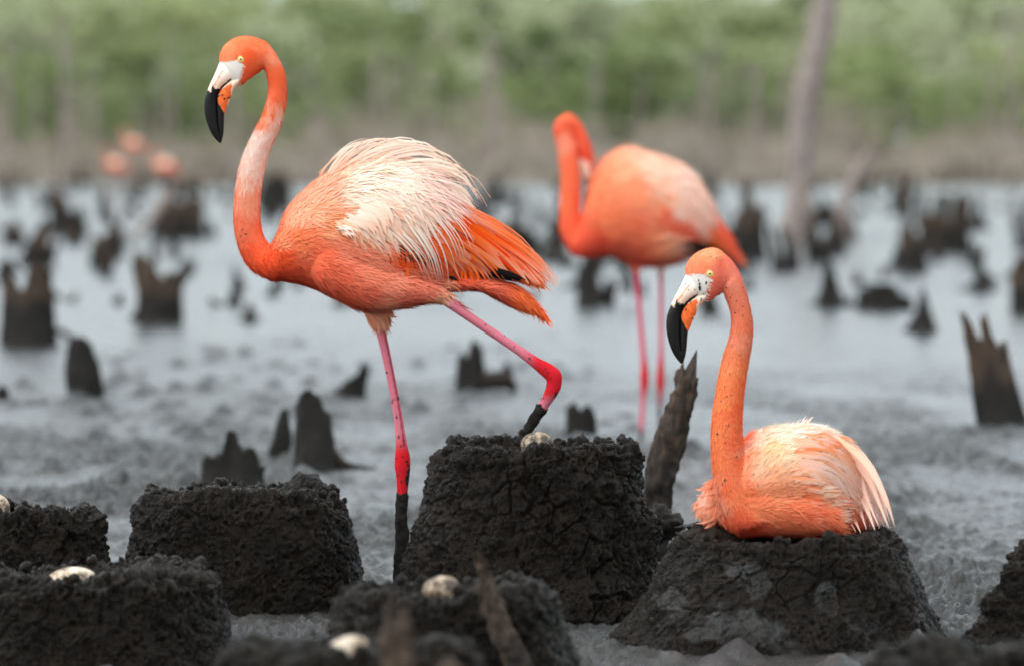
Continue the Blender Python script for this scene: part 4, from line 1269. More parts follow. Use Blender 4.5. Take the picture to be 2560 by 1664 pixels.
def nest(label, px, Y, rt, rb, z, seed, off=(0, 0), dx=0.0, rough=1.0, wet=None, hi=True, clods=60, hollow=0.035, bite=(), cracked=0.55):
    """Mud mound: rt, rb top and base radius (m), z height; clods, cracks and a hollow top."""
    nt, ns, ntop = (620, 140, 46) if hi else (320, 80, 30)
    g_ = random.Random(seed)
    t = np.linspace(-0.12, 1, ns)
    prof_r = rt + (rb - rt) * np.clip(1 - t, 0, 2) ** 1.7
    prof_z = z * t
    # rounded shoulder then hollow
    u_ = np.linspace(0, 1, ntop)[1:]
    top_r = rt * (1 - u_)
    top_z = z - 0.014 * sstep(0.13, 0.0, u_) + 0.006 * np.sin(np.clip(u_ * 5, 0, 1) * math.pi) - hollow * sstep(0.16, 0.55, u_)
    prof_z = prof_z - 0.014 * sstep(0.85, 1.0, t)    # rounded shoulder
    prof_r = prof_r - 0.012 * sstep(0.84, 1.0, t)
    top_r = top_r * (1 - 0.012 / rt)
    r_ = np.concatenate([prof_r, top_r]); z_ = np.concatenate([prof_z, top_z])
    dr_, dz_ = np.gradient(r_), np.gradient(z_)
    ln = np.hypot(dr_, dz_); nr_, nz_ = dz_ / ln, -dr_ / ln
    k = 5                                            # soften the rim normals
    for _ in range(6):
        nr_[1:-1] = (nr_[:-2] + nr_[1:-1] + nr_[2:]) / 3; nz_[1:-1] = (nz_[:-2] + nz_[1:-1] + nz_[2:]) / 3
    th = np.arange(nt) / nt * 2 * math.pi
    th = th - 0.62 * np.cos(th)                      # finer towards the open front
    ct, st = np.cos(th)[None, :], np.sin(th)[None, :]
    lean = np.clip(z_ / z, 0, 1)[:, None] * dx
    P = np.stack([r_[:, None] * ct + lean, r_[:, None] * st, z_[:, None] * np.ones_like(ct)], -1).reshape(-1, 3)
    Nn = np.stack([nr_[:, None] * ct, nr_[:, None] * st, nz_[:, None] * np.ones_like(ct)], -1).reshape(-1, 3)
    S = P + seed * 3.7
    tt = np.repeat(np.concatenate([t, np.ones(ntop - 1)]), nt)
    rimw = np.exp(-((np.repeat(np.concatenate([t - 1, u_ * 0.8]), nt)) / 0.16) ** 2)
    big = fbm(S * 6.5, 3, seed)
    ang = np.stack([np.cos(np.tile(th, len(r_))) * 1.6, np.sin(np.tile(th, len(r_))) * 1.6, np.zeros(len(P))], -1)
    P[:, 2] += (0.020 * fbm(ang + seed, 3, seed + 25) - 0.006) * sstep(0.3, 1.0, P[:, 2] / z)
    wrp = S + 0.012 * np.stack([vnoise(S * 40, seed + 31), vnoise(S * 40 + 9, seed + 32), vnoise(S * 40 + 5, seed + 33)], -1)
    d1, d2 = worley(wrp * 26, seed + 5)
    e1, e2 = worley(wrp * 62, seed + 6)
    c1_, c2_ = worley((S + 0.02 * np.stack([vnoise(S * 22, seed + 41), vnoise(S * 22 + 9, seed + 42), vnoise(S * 22 + 5, seed + 43)], -1)) * 13, seed + 7)
    k1_, k2_ = worley((S + 0.014 * np.stack([vnoise(S * 30, seed + 51), vnoise(S * 30 + 9, seed + 52), vnoise(S * 30 + 5, seed + 53)], -1)) * 24, seed + 17)
    crack = sstep(0.085, 0.0, c2_ - c1_) * sstep(-0.35, 0.0, vnoise(S * 9, seed + 8)) + 0.6 * sstep(0.10, 0.0, k2_ - k1_) * sstep(0.0, 0.3, vnoise(S * 11, seed + 18))
    amt = 0.28 + 0.6 * sstep(-0.1, 0.6, fbm(S * 9, 2, seed + 15)) + 0.75 * rimw
    smear = sstep(-0.05, 0.35, fbm(S * np.array([7.0, 7.0, 10.0]), 3, seed + 16)) * (1 - rimw)
    amt = amt * (1 - 0.6 * smear)
    h = 0.032 * big + rough * (0.013 * (0.55 - d1) * amt + 0.0095 * (0.5 - e1) * amt + (0.0075 + 0.006 * rimw) * fbm(S * 48, 4, seed + 9, 0.62) * (1 - 0.35 * smear)) - 0.014 * cracked * crack * (1 - 0.7 * rimw)
    pit = sstep(0.16, 0.42, fbm(S * 34, 3, seed + 19)) + 0.8 * sstep(0.2, 0.5, fbm(S * 80, 2, seed + 20))
    h = h - rough * ((0.006 + 0.006 * rimw) * pit * (1 - 0.6 * smear) - 0.0045 * fbm(S * 120, 2, seed + 21))
    wetm = np.zeros(len(P))
    if wet:
        w = np.zeros(len(P))
        for bx, bz, rx, rz in wet:
            w = np.maximum(w, 1.25 - np.hypot((P[:, 0] - bx) / rx, (P[:, 2] - bz) / rz))
        w = w + 0.95 * fbm(S * np.array([15.0, 15.0, 13.0]), 4, seed + 12, 0.62)
        wetm = sstep(0.20, 0.42, w) * (P[:, 1] < 0)
        wetm *= (rimw < 0.6)
        wetm = wetm * (0.55 + 0.3 * vnoise(S * 30, seed + 22))
        h = h * (1 - 0.7 * wetm) + wetm * (0.006 + 0.018 * fbm(S * 19, 3, seed + 14))
    P = P + Nn * h[:, None]
    for (bx, by, bz, br, ba) in bite:                # larger lumps that bulge out
        d = np.linalg.norm(P - np.array([bx, by, bz]), axis=1)
        P = P + Nn * (ba * np.exp(-(d / br) ** 2))[:, None]
    F = grid_faces(len(r_), nt).tolist()
    Vs, Wt, o = [P], [wetm], len(P)
    sub = P[::7]
    kd = KDTree(len(sub))
    for i, q in enumerate(sub):
        kd.insert(q, i)
    kd.balance()
    for c in range(clods * 3):
        a = g_.uniform(-math.pi, math.pi)
        onrim = g_.random() < 0.6
        r = 0.0025 + 0.0105 * g_.random() ** 2.2 if onrim else 0.002 + 0.006 * g_.random() ** 2
        tz = 1.0 if onrim else g_.uniform(0.05, 0.98)
        rad = (rt + (rb - rt) * (1 - tz) ** 1.7) + (g_.uniform(-0.075, -0.022) if onrim else 0.0)
        cz = z * tz + (g_.uniform(-0.006, 0.008) if onrim else 0)
        q = np.array(kd.find((rad * math.cos(a) + dx * tz, rad * math.sin(a), cz))[0])
        v, f = clod_mesh(q, r, seed * 50 + c)
        Vs.append(v); Wt.append(np.zeros(len(v)))
        F += [[i + o for i in q] for q in f]; o += len(v)
    me = make_mesh('mud_nest', np.vstack(Vs), F, M_MUD, attrs={'wet': np.concatenate(Wt)})
    x = (px - 1280) / FPX * Y
    ob = add('mud_nest', me, None, (x, Y, 0.0))
    ob.rotation_euler = (0, 0, g_.uniform(-0.4, 0.4) if not bite and not dx else 0)
    tag(ob, label, 'nest', 'flamingo mud nests')
    return ob


def m_(px_w, Y):
    return px_w * Y / FPX


# far left with an egg at the frame edge
nest('dark crumbly nest cut by the left frame edge with an egg on its rim', 80, 12.35, m_(180, 12.35), m_(232, 12.35), 0.235, 1, rough=1.3, clods=90)
egg(-22, 1268, 96, 12.35, 14, 'bright egg cut by the left frame edge on the dark crumbly nest')
# wide one behind, left of the standing bird
nest('wide mud nest without an egg left of the standing flamingo', 602, 12.62, m_(268, 12.62), m_(330, 12.62), 0.262, 2, rough=1.1, clods=80)
# front left
nest('low wide nest in the bottom left corner with a white egg on top', 225, 11.15, m_(325, 11.15), m_(385, 11.15), 0.195, 3, rough=1.15, clods=80)
egg(182, 1462, 142, 11.05, 4, 'clean white egg on top of the low bottom left nest', 0.66)
# tall centre
nest('tallest cracked mud nest in the centre under the lifted leg', 1322, 12.42, m_(268, 12.42), m_(352, 12.42), 0.372, 4, dx=0.022, rough=1.15, clods=110, cracked=1.0, bite=((0.27, -0.05, 0.19, 0.05, 0.05),))
egg(1342, 1112, 84, 12.40, 6, 'mottled egg in the tall centre nest beside the lifted leg', 0.8, M_EGG_B)
# under the sitting bird
nest('broad shiny wet nest carrying the sitting flamingo', 1938, 11.78, m_(292, 11.78), m_(432, 11.78), 0.232, 5, dx=m_(48, 11.78), rough=0.95, wet=((-0.105, 0.050, 0.105, 0.036), (-0.045, 0.140, 0.026, 0.032), (0.09, 0.10, 0.028, 0.036), (-0.22, 0.095, 0.04, 0.02)), clods=14, hollow=0.012)
# front centre, out of focus
nest('blurred nest in front of the tall centre nest with a brown egg behind a stick', 1118, 10.25, m_(290, 10.25), m_(385, 10.25), 0.240, 6, rough=1.1, hi=False, clods=50)
egg(1103, 1474, 98, 10.2, 0, 'brown mottled egg beside the stick on the blurred front nest', 0.74, M_EGG_B)
# nearest
nest('very blurred low nest at the bottom edge with a cream egg', 880, 8.9, m_(350, 8.9), m_(420, 8.9), 0.245, 7, rough=1.2, hi=False, clods=50)
egg(868, 1630, 122, 8.75, -12, 'cream egg half hidden by a mud lump at the bottom edge', 0.66)
# right edge
nest('dark lumpy nest rising at the right frame edge', 2690, 11.5, m_(150, 11.5), m_(282, 11.5), 0.222, 8, rough=1.5, clods=110, bite=((-0.16, -0.05, 0.10, 0.035, 0.035), (-0.13, -0.06, 0.15, 0.03, 0.03)))
# bottom right, very near
nest('very blurred mud mound across the bottom right corner', 2480, 8.4, m_(330, 8.4), m_(400, 8.4), 0.285, 9, rough=1.3, hi=False, clods=30, bite=((-0.12, -0.1, 0.27, 0.07, -0.05), (0.05, -0.1, 0.28, 0.1, 0.03)))
print('nests', round(time.time() - T0, 1))


# small lumps of mud
def clod_thing(px, py, w, Y, label, seed, squash=0.7):
    r = w * Y / FPX / 2
    th = np.linspace(0, math.pi, 40)[:, None]; ph = np.linspace(0, 2 * math.pi, 60, endpoint=False)[None, :]
    U = np.stack([np.sin(th) * np.cos(ph), np.sin(th) * np.sin(ph), np.cos(th) * np.ones_like(ph) * squash], -1).reshape(-1, 3)
    d1, _ = worley(U * 2.6 + seed, seed)
    V = U * (r * (1 + 0.35 * fbm(U * 1.7 + seed, 3, seed) + 0.5 * (0.5 - d1)))[:, None]
    o = add('mud_clod', make_mesh('mud_clod', V, grid_faces(40, 60), M_MUD, attrs={'wet': np.zeros(len(V))}), None, tuple(W(px, py, Y)))
    tag(o, label, 'mud clod', 'loose mud clods')


clod_thing(1650, 1312, 110, 13.2, 'low mud clod between the leaning stick and the wet nest', 3, 0.8)
clod_thing(903, 1638, 40, 8.45, 'blurred mud lump hiding the right part of the cream egg', 5, 1.3)
for k, (x, y, w) in enumerate(((2484, 1508, 62), (2530, 1428, 46))):
    clod_thing(x, y, w, 11.3, ('larger dark clod stuck low on the right edge nest', 'smaller dark clod stuck high on the right edge nest')[k], 20 + k, 1.0)


# ------------------------------------------------------------------ stumps, sticks and poles
def stump_mesh(w, h, peaks, lean=0.0, flare=0.35, base=0.35, seed=1, nt=56, nz=26, coat=0.55, knob=0.05, taper=0.0, belly=0.0, jag=1.0, splay=0.0):
    """Broken stump, unit metres: w, h size; peaks (side -1..1, height, half width) shape the splintered top."""
    th = np.arange(nt) / nt * 2 * math.pi
    u_ = np.cos(th)
    H = np.full(nt, base)
    for c, hf, wd in peaks:
        H = np.maximum(H, base + (hf - base) * np.clip(1 - (np.abs(u_ - c) / (wd * 1.15)) ** 2.6, 0, 1))
    ring = np.stack([np.cos(th) * 2, np.sin(th) * 2, np.zeros(nt)], -1)
    H = H * (1 + jag * (0.20 * vnoise(ring * 1.3 + seed, seed) + 0.12 * vnoise(ring * 4 + seed, seed + 1)))
    rows = []
    rid = vnoise(ring * 1.6 + seed * 2, seed + 2)
    R0 = w / 2
    for t in np.linspace(-0.08, 1, nz):
        rr = R0 * (1 + flare * max(0, 1 - t) ** 3 - taper * t + belly * math.sin(math.pi * max(0, t)) + 0.26 * rid * jag)
        tt = t * H
        x = rr * np.cos(th) * (1 + splay * np.clip(tt, 0, 1) ** 2) + lean * tt * h; y = rr * 0.8 * np.sin(th)
        rows.append(np.stack([x, y, tt * h], -1))
    for f in (0.75, 0.5, 0.2):
        tt = np.minimum(H, base * 1.1) * (0.7 + 0.3 * f)
        rr = R0 * f * (1 - taper)
        rows.append(np.stack([rr * np.cos(th) + lean * tt * h, rr * 0.8 * np.sin(th), tt * h], -1))
    V = np.array(rows).reshape(-1, 3)
    s = 9.0 / max(w, 0.05) * 0.35
    n = fbm(V * s * np.array([1, 1, 0.5]) + seed, 4, seed + 3)
    V = V + np.stack([np.cos(np.tile(th, len(rows))), np.sin(np.tile(th, len(rows))), np.zeros(len(V))], -1) * (n * w * 0.10)[:, None]
    coatv = sstep(coat + 0.12, coat - 0.12, V[:, 2] / h + 0.15 * n)
    F = grid_faces(len(rows), nt).tolist()
    F.append(list(range(len(V) - nt, len(V))))
    return V, F, coatv


def stump(px, py, w, h, peaks, label, seed, mat=None, group='mangrove stumps on the mud flat', name='mangrove_stump', parts=(), Y=None, **kw):
    Y = Y or G(px, py)
    s = Y / FPX
    V, F, cv = stump_mesh(w * s, h * s, peaks, seed=seed, **kw)
    loc = ((px - 1280) / FPX * Y, Y, 0.0)
    me = make_mesh(name, V, F, mat or M_WOOD, attrs={'coat': cv})
    o = add(name, me, None, loc)
    tag(o, label, 'tree stump', group)
    for pts, in parts:
        V, F = tube([(x, y, ww, 0) for x, y, ww in pts], Y, 5, 12)
        V = V + 0.15 * 0.02 * fbm(V * 40, 2, seed)[:, None]
        add('root', make_mesh('root', V - np.array(loc), F, mat or M_WOOD, attrs={'coat': np.full(len(V), 0.8)}), o)
    return o


stump(66, 858, 122, 180, [(-0.85, 0.86, 0.7), (0.55, 1.0, 0.75)], 'big two pronged brown stump at the left frame edge', 1, base=0.55, flare=0.2, coat=0.6,
      parts=([[(118, 850, 22), (150, 826, 16), (176, 848, 18), (190, 880, 16)]],))
stump(212, 994, 78, 158, [(-0.1, 1.0, 1.1)], 'rounded dark stump right in front of the big left edge stump', 2, jag=0.4, base=0.3, flare=0.12, lean=-0.08, coat=1.2, belly=0.15)
stump(398, 800, 96, 150, [(-0.75, 1.0, 0.75), (0.85, 0.76, 0.8)], 'forked brown stump with two stubby prongs beneath the standing flamingo neck', 3, splay=0.30, jag=0.8, base=0.58, flare=0.1, coat=0.45,
      parts=([[(360, 770, 40), (345, 795, 34), (315, 812, 16)]],))
stump(792, 1172, 88, 192, [(-0.25, 1.0, 1.0), (0.5, 0.8, 0.6)], 'thick round topped black stump left of the standing leg', 4, jag=0.25, base=0.5, flare=0.35, coat=1.2, lean=-0.06,
      parts=([[(815, 1120, 44), (860, 1160, 22), (905, 1168, 14), (940, 1172, 8)]],))
stump(698, 1148, 44, 126, [(0.1, 1.0, 1.0)], 'slim pointed leaf shaped stump beside the thick black stump', 5, jag=0.25, base=0.15, flare=-0.2, coat=1.2, lean=0.08, belly=0.3)
stump(578, 1225, 150, 150, [(0.0, 1.0, 0.28), (-0.55, 0.62, 0.4), (0.55, 0.68, 0.35)], 'wide spiky stump poking up behind the wide eggless nest', 6, jag=0.5, base=0.4, flare=0.25, coat=1.2)
stump(870, 994, 68, 92, [(0.75, 1.0, 0.5), (0.0, 0.6, 0.6)], 'small leaning stump with one tall right tip near the standing leg', 7, base=0.25, flare=0.25, coat=1.2, lean=0.25)
stump(1182, 980, 76, 130, [(0.2, 1.0, 0.55), (-0.5, 0.7, 0.5)], 'jagged stump with a long low root under the lifted leg', 8, base=0.35, flare=0.15, coat=1.2,
      parts=([[(1190, 955, 50), (1230, 950, 44), (1262, 948, 50), (1290, 975, 16)]],))
stump(1448, 1090, 78, 84, [(-0.55, 1.0, 0.6), (0.3, 0.8, 0.7)], 'stubby dark stump just behind the tall centre nest', 9, base=0.4, flare=0.1, coat=1.2)
stump(2512, 1062, 106, 272, [(0.15, 1.0, 0.34), (-0.75, 0.9, 0.42)], 'big leaning jagged stump at the right frame edge', 10, base=0.7, flare=0.35, coat=0.45, lean=-0.22)
stump(2066, 765, 70, 138, [(0.2, 1.0, 1.0)], 'tall pointed cone shaped stump right of the sitting flamingo head', 11, base=0.15, flare=0.35, coat=1.2, taper=0.75)
stump(2306, 828, 66, 112, [(0.0, 1.0, 1.0)], 'shorter pointed cone shaped stump in front of the dark log', 12, base=0.15, flare=0.4, coat=1.2, taper=0.75)
stump(2205, 772, 130, 60, [(0.2, 1.0, 0.7), (-0.8, 0.8, 0.3)], 'low dark log like stump between the two cone shaped stumps', 13, base=0.5, flare=0.1, coat=1.2,
      parts=([[(2225, 735, 40), (2250, 765, 36), (2262, 800, 22)]],))
stump(2365, 628, 112, 145, [(0.75, 1.0, 0.45), (-0.6, 0.62, 0.5)], 'two pronged brown stump far right with a tall right prong', 14, base=0.45, flare=0.15, coat=0.4)
stump(2445, 728, 54, 88, [(0.3, 1.0, 0.8)], 'small stump on a flat mud patch at the far right', 15, base=0.2, flare=1.2, coat=1.2, taper=0.4)
stump(2562, 775, 60, 140, [(0.0, 1.0, 1.0)], 'brown stump cut by the right frame edge', 16, base=0.5, flare=0.2, coat=0.4)
stump(1878, 648, 66, 200, [(-0.3, 1.0, 0.5), (0.5, 0.7, 0.4)], 'pale brown stump behind the preening flamingo tail', 17, mat=M_WOOD, base=0.4, flare=0.35, coat=0.4)
stump(1492, 762, 88, 120, [(-0.5, 1.0, 0.6), (0.8, 0.45, 0.4)], 'arched dark root stump between the legs of the preening flamingo', 18, base=0.3, flare=0.1, coat=1.2,
      parts=([[(1480, 660, 24), (1530, 640, 20), (1570, 680, 18), (1575, 740, 16)], ],))
stump(1775, 785, 36, 54, [(0.0, 1.0, 1.0)], 'tiny stump below the sitting flamingo bill line', 19, base=0.3, flare=0.4, coat=1.2)
stump(448, 592, 128, 100, [(-0.4, 1.0, 0.5), (0.5, 0.9, 0.5)], 'broad brown stump left of the standing flamingo neck', 20, base=0.6, flare=0.15, coat=0.45)
stump(170, 585, 80, 100, [(-0.5, 1.0, 0.6), (0.6, 0.6, 0.5)], 'dark lumpy stump on the left far mud', 21, base=0.45, flare=0.2, coat=0.7)
stump(275, 640, 60, 76, [(0.4, 1.0, 0.8)], 'small brown stump in front of the dark lumpy one', 22, base=0.4, flare=0.2, coat=0.6)
stump(1300, 650, 96, 104, [(-0.6, 1.0, 0.5), (0.3, 0.75, 0.6)], 'wide dark stump between the standing and preening flamingos', 23, base=0.45, flare=0.2, coat=0.8)
stump(690, 520, 80, 84, [(0.0, 1.0, 0.8)], 'dark stump seen in the crook of the standing flamingo neck', 24, base=0.5, flare=0.2, coat=0.9)
stump(1268, 950, 24, 42, [(0.0, 1.0, 1.0)], 'little knob of wood left of the lifted knee', 25, base=0.4, flare=0.2, coat=1.2)
stump(4, 1000, 30, 36, [(0.0, 1.0, 1.0)], 'little dark knob at the left frame edge', 26, base=0.4, flare=0.2, coat=1.2)
for k, (x, y, w, h, l) in enumerate(((597, 716, 26, 34, 'tiny root spike nearest the standing flamingo breast'), (683, 740, 36, 36, 'tiny root spike right of the breast one'), (624, 803, 40, 46, 'largest of the tiny root spikes below the breast'), (850, 764, 40, 30, 'tiny root spike under the standing flamingo belly'))):
    stump(x, y, w, h, [(0.0, 1.0, 1.0)], l, 30 + k, base=0.2, flare=0.6, coat=1.2, taper=0.6, name='root_spike', group='breathing roots in the mud')


def stick(name, label, cat, pts, Y, mat, seed, splits=((0.0, 1.0),), coat=0.0, rough=0.12, group=None, dy=0.0, nt=44):
    """Broken stick along (px, py, width), tip last, with a splintered end."""
    P = catmull(np.array([(a, b, c) for a, b, c in pts], float), 14)
    L = len(P)
    C = W(P[:, 0], P[:, 1], Y + np.linspace(0, dy, L))
    tg = np.gradient(C, axis=0); tg /= np.linalg.norm(tg, axis=1, keepdims=True)
    e2 = np.array([0, 1.0, 0]); e1 = np.cross(tg, e2); e1 /= np.linalg.norm(e1, axis=1, keepdims=True)
    th = np.arange(nt) / nt * 2 * math.pi
    s = Y / FPX
    V = []
    for i in range(L):
        r = P[i, 2] * s / 2
        q = np.stack([th * 0 + i * 0.35, np.cos(th) * 1.6, np.sin(th) * 1.6], -1)
        k = 1 + rough * 1.6 * vnoise(q + seed, seed) + rough * 1.2 * vnoise(q * np.array([0.3, 3, 3]) + seed, seed + 1)
        V.append(C[i] + (e1[i][None] * np.cos(th)[:, None] + e2[None] * np.sin(th)[:, None]) * (r * k)[:, None])
    V = np.array(V)
    # splintered tip: pull each strand of the end back by its own amount
    uu = np.cos(th)
    back = np.zeros(nt)
    for c, d in splits:
        back = np.maximum(back, 1 - np.abs(uu - c) / d)
    back = np.clip(1 - back + 0.25 * vnoise(np.stack([np.cos(th) * 3, np.sin(th) * 3, th * 0], -1) + seed, seed), 0, 1)
    span = 17
    for i in range(L - span, L):
        f = (i - (L - span)) / (span - 1)
        for j in range(nt):
            src = (L - span) + f * (span - 1) * (1 - 0.8 * back[j])
            a = int(src); b = min(a + 1, L - 1)
            V[i, j] = V[a, j] * (1 - (src - a)) + V[b, j] * (src - a) if i > L - span else V[i, j]
    V = V.reshape(-1, 3)
    cc_ = np.repeat(C, nt, 0)
    out_ = V - cc_; out_ /= np.maximum(np.linalg.norm(out_, axis=1, keepdims=True), 1e-6)
    k_ = P[:, 2].mean() * s / 0.06
    V = V + out_ * (k_ * (0.007 * fbm(V * 22 / k_ + seed, 3, seed + 5) + 0.005 * fbm(V * np.array([150, 150, 30]) / k_, 3, seed + 6)))[:, None]
    F = grid_faces(L, nt).tolist(); F.append(list(range(nt))[::-1]); F.append(list(range((L - 1) * nt, L * nt)))
    loc = C[0]
    cv = np.repeat(np.clip(coat * 1.5 - np.linspace(0, 1, L), 0, 1), nt) if coat else np.zeros(len(V))
    n = fbm(V * 60, 3, seed)
    cv = np.clip(cv * 1.6 + 0.8 * n * (cv > 0), 0, 1)
    o = add(name, make_mesh(name, V - loc, F, mat, attrs={'coat': cv}), None, tuple(loc))
    tag(o, label, cat, group)
    return o


stick('broken_branch', 'dark splintered branch leaning up between the tall nest and the sitting flamingo', 'branch', [(1634, 1400, 74), (1642, 1270, 72), (1656, 1170, 72), (1680, 1080, 70), (1705, 1000, 60), (1722, 930, 48), (1736, 872, 24)], 13.55, M_WOOD, 2, ((0.75, 0.55), (-0.4, 0.4)), 0.5, 0.12)
stick('broken_branch', 'short blurred brown stick stuck in front of the brown egg', 'branch', [(1306, 1690, 66), (1270, 1610, 60), (1236, 1530, 54), (1205, 1450, 48), (1180, 1384, 40)], 9.95, M_WOOD, 3, ((-0.6, 2.2),), 0.35, 0.14)
stick('broken_branch', 'thick very blurred dark stick rising from the bottom edge', 'branch', [(1000, 1790, 84), (996, 1680, 82), (992, 1590, 76), (994, 1508, 62)], 8.45, M_WOOD, 4, ((0.0, 9),), 0.25, 0.10)
stick('broken_branch', 'stub of brown wood barely showing at the bottom edge', 'branch', [(1150, 1760, 100), (1135, 1690, 90), (1120, 1640, 56)], 8.2, M_WOOD, 5, ((0.2, 4),), 0.0, 0.14)
# dark flat sliver on the rim beside the sitting bird
stick('wet_twig', 'flat black wet sliver lying on the nest rim left of the sitting flamingo', 'twig', [(1830, 1312, 17), (1748, 1313, 17), (1715, 1315, 12), (1682, 1318, 4)], 11.83, flat_mat('wet_black_bark', (0.018, 0.016, 0.016), 0.3, 0.5, 0.4, 90), 6, ((0.0, 1.5),), 0.0, 0.10)

# tall dead trunks on the flat
Yp = G(1995, 596)
stick('bare_tree', 'tall bare pale trunk rising out of the top of the frame', 'dead tree', [(1990, 604, 90), (1994, 560, 74), (1998, 480, 64), (2005, 380, 60), (2012, 280, 64), (2030, 180, 66), (2050, 90, 62), (2062, 0, 58), (2066, -120, 48), (2060, -240, 30)], Yp, M_DRIFT, 7, ((0.0, 1.2),), 0.10, 0.10)
Yq = G(2120, 600)
stick('bare_tree', 'leaning bare pole right of the tall pale trunk', 'dead tree', [(2122, 606, 66), (2112, 560, 48), (2108, 520, 34), (2140, 445, 30), (2172, 385, 28), (2196, 335, 20)], Yq, M_DRIFT, 8, ((0.0, 1.2),), 0.35, 0.10)
stick('bare_tree', 'thin grey log slanting beside the broad brown stump', 'dead tree', [(330, 596, 20), (380, 545, 20), (425, 480, 22), (440, 425, 18)], G(330, 600), M_DRIFT, 9, ((0.0, 1.2),), 0.0, 0.1)
print('stumps', round(time.time() - T0, 1))

# many small stumps over the far flat
variants = []
for k in range(7):
    pk = [[(0.5, 1.0, 0.5), (-0.5, 0.7, 0.5)], [(0, 1, 0.9)], [(-0.6, 1, 0.5), (0.3, 0.5, 0.4)], [(0.1, 1, 0.35)], [(-0.7, 0.9, 0.4), (0.7, 1, 0.4)], [(0.3, 1, 0.6)], [(-0.2, 1, 0.5), (0.8, 0.6, 0.3)]][k]
    V, F, cv = stump_mesh(0.32, 0.50, pk, seed=60 + k, base=0.3, flare=0.3, coat=[1.2, 0.5, 0.4, 1.2, 0.6, 0.8, 0.5][k], nt=32, nz=14)
    variants.append(make_mesh('mangrove_stump', V, F, M_WOOD, attrs={'coat': cv}))
g = random.Random(77)
for k in range(290):
    py_ = 432 + 260 * g.random() ** 1.9
    px_ = g.uniform(-60, 2620)
    if 540 < px_ < 660 and py_ > 560:
        continue
    Y = G(px_, py_)
    o = bpy.data.objects.new('mangrove_stump', variants[k % 7])
    COL.objects.link(o)
    o.location = ((px_ - 1280) / FPX * Y, Y, -0.01)
    s = g.uniform(0.25, 0.7) * (0.7 + Y / 300)
    o.scale = (s * g.uniform(0.3, 1.5), s, s * g.uniform(0.5, 1.6))
    o.rotation_euler = (0, g.uniform(-0.3, 0.3), g.uniform(-0.7, 0.7) + math.pi * g.randrange(2))
    tag(o, 'small blurred stump among many on the far mud', 'tree stump', 'small stumps on the far mud')

# thin root spikes and debris scattered between them
spikes = []
for k in range(5):
    V, F, cv = stump_mesh(0.09, 0.20, [(g.uniform(-0.4, 0.4), 1.0, 0.9)], seed=90 + k, base=0.3, flare=0.7, coat=1.2, nt=14, nz=8, taper=0.5, lean=g.uniform(-0.3, 0.3))
    spikes.append(make_mesh('root_spike', V, F, M_WOOD, attrs={'coat': cv}))
for k in range(190):
    py_ = 436 + 330 * g.random() ** 1.5
    px_ = g.uniform(-40, 2600)
    Y = G(px_, py_)
    o = bpy.data.objects.new('root_spike', spikes[k % 5])
    COL.objects.link(o)
    o.location = ((px_ - 1280) / FPX * Y, Y, -0.01)
    s = g.uniform(0.4, 1.1) * (0.45 + Y / 70)
    o.scale = (s * g.uniform(0.6, 2.2), s, s * g.uniform(0.4, 1.2))
    o.rotation_euler = (0, g.uniform(-0.3, 0.3), g.uniform(0, 6.28))
    tag(o, 'thin dark root spike among many on the open mud', 'tree root', 'root spikes on the open mud')

# ------------------------------------------------------------------ far shore: dead brush, mangroves, bleached trunks
def ribbon_tube(p0, p1, r0, r1, n=4):
    p0, p1 = np.array(p0), np.array(p1)
    d = p1 - p0; d /= np.linalg.norm(d)
    a = np.cross(d, [0.3, 0.9, 0.2]); a /= np.linalg.norm(a); b = np.cross(d, a)
    t = np.arange(n) / n * 2 * math.pi
    o = np.cos(t)[:, None] * a + np.sin(t)[:, None] * b
    V = np.vstack([p0 + o * r0, p1 + o * r1])
    return V, [[i, (i + 1) % n, n + (i + 1) % n, n + i] for i in range(n)]


def brush_mesh(seed):
    g = random.Random(seed)
    parts = []
    for k in range(46):
        a = g.uniform(0, 6.28); r = g.uniform(0, 0.8)
        p = np.array([r * math.cos(a), r * math.sin(a), -0.02])
        d = np.array([g.gauss(0, 0.35), g.gauss(0, 0.35), 1.0]); L = g.uniform(0.5, 1.5)
        q = p + d * L
        parts.append(ribbon_tube(p, q, 0.022, 0.010))
        for j in range(4):
            s = p + (q - p) * g.uniform(0.3, 0.95)
            e = s + np.array([g.gauss(0, 0.3), g.gauss(0, 0.3), g.uniform(0.05, 0.4)])
            parts.append(ribbon_tube(s, e, 0.011, 0.005, 3))
    V, F = merge(parts)
    return make_mesh('dead_brush', V, F, M_BRUSH, smooth=True)


def crown_mesh(seed, mat, h, w):
    g = np.random.default_rng(seed)
    cl = []
    for k in range(26):
        z = g.uniform(0.25, 1.0)
        rr = w * (0.55 + 0.45 * math.sin(math.pi * min(1, z * 0.9))) * math.sqrt(g.random())
        a = g.uniform(0, 6.28)
        cl.append((rr * math.cos(a), rr * math.sin(a), h * z, g.uniform(0.25, 0.5)))
    n = 1900
    idx = g.integers(0, len(cl), n)
    cl = np.array(cl)
    c = cl[idx, :3] + g.normal(0, 1, (n, 3)) * cl[idx, 3][:, None] * np.array([0.55, 0.55, 0.42])
    c[:, 2] = np.maximum(c[:, 2], 0.08)
    a = g.normal(0, 1, (n, 3)); a /= np.linalg.norm(a, axis=1, keepdims=True)
    b = np.cross(a, g.normal(0, 1, (n, 3))); b /= np.linalg.norm(b, axis=1, keepdims=True)
    L = g.uniform(0.06, 0.14, n)[:, None]
    V = np.stack([c - a * L, c + b * L * 0.5, c + a * L, c - b * L * 0.5], 1).reshape(-1, 3)
    return make_mesh('crown', V, np.arange(n * 4).reshape(-1, 4), mat, smooth=False)


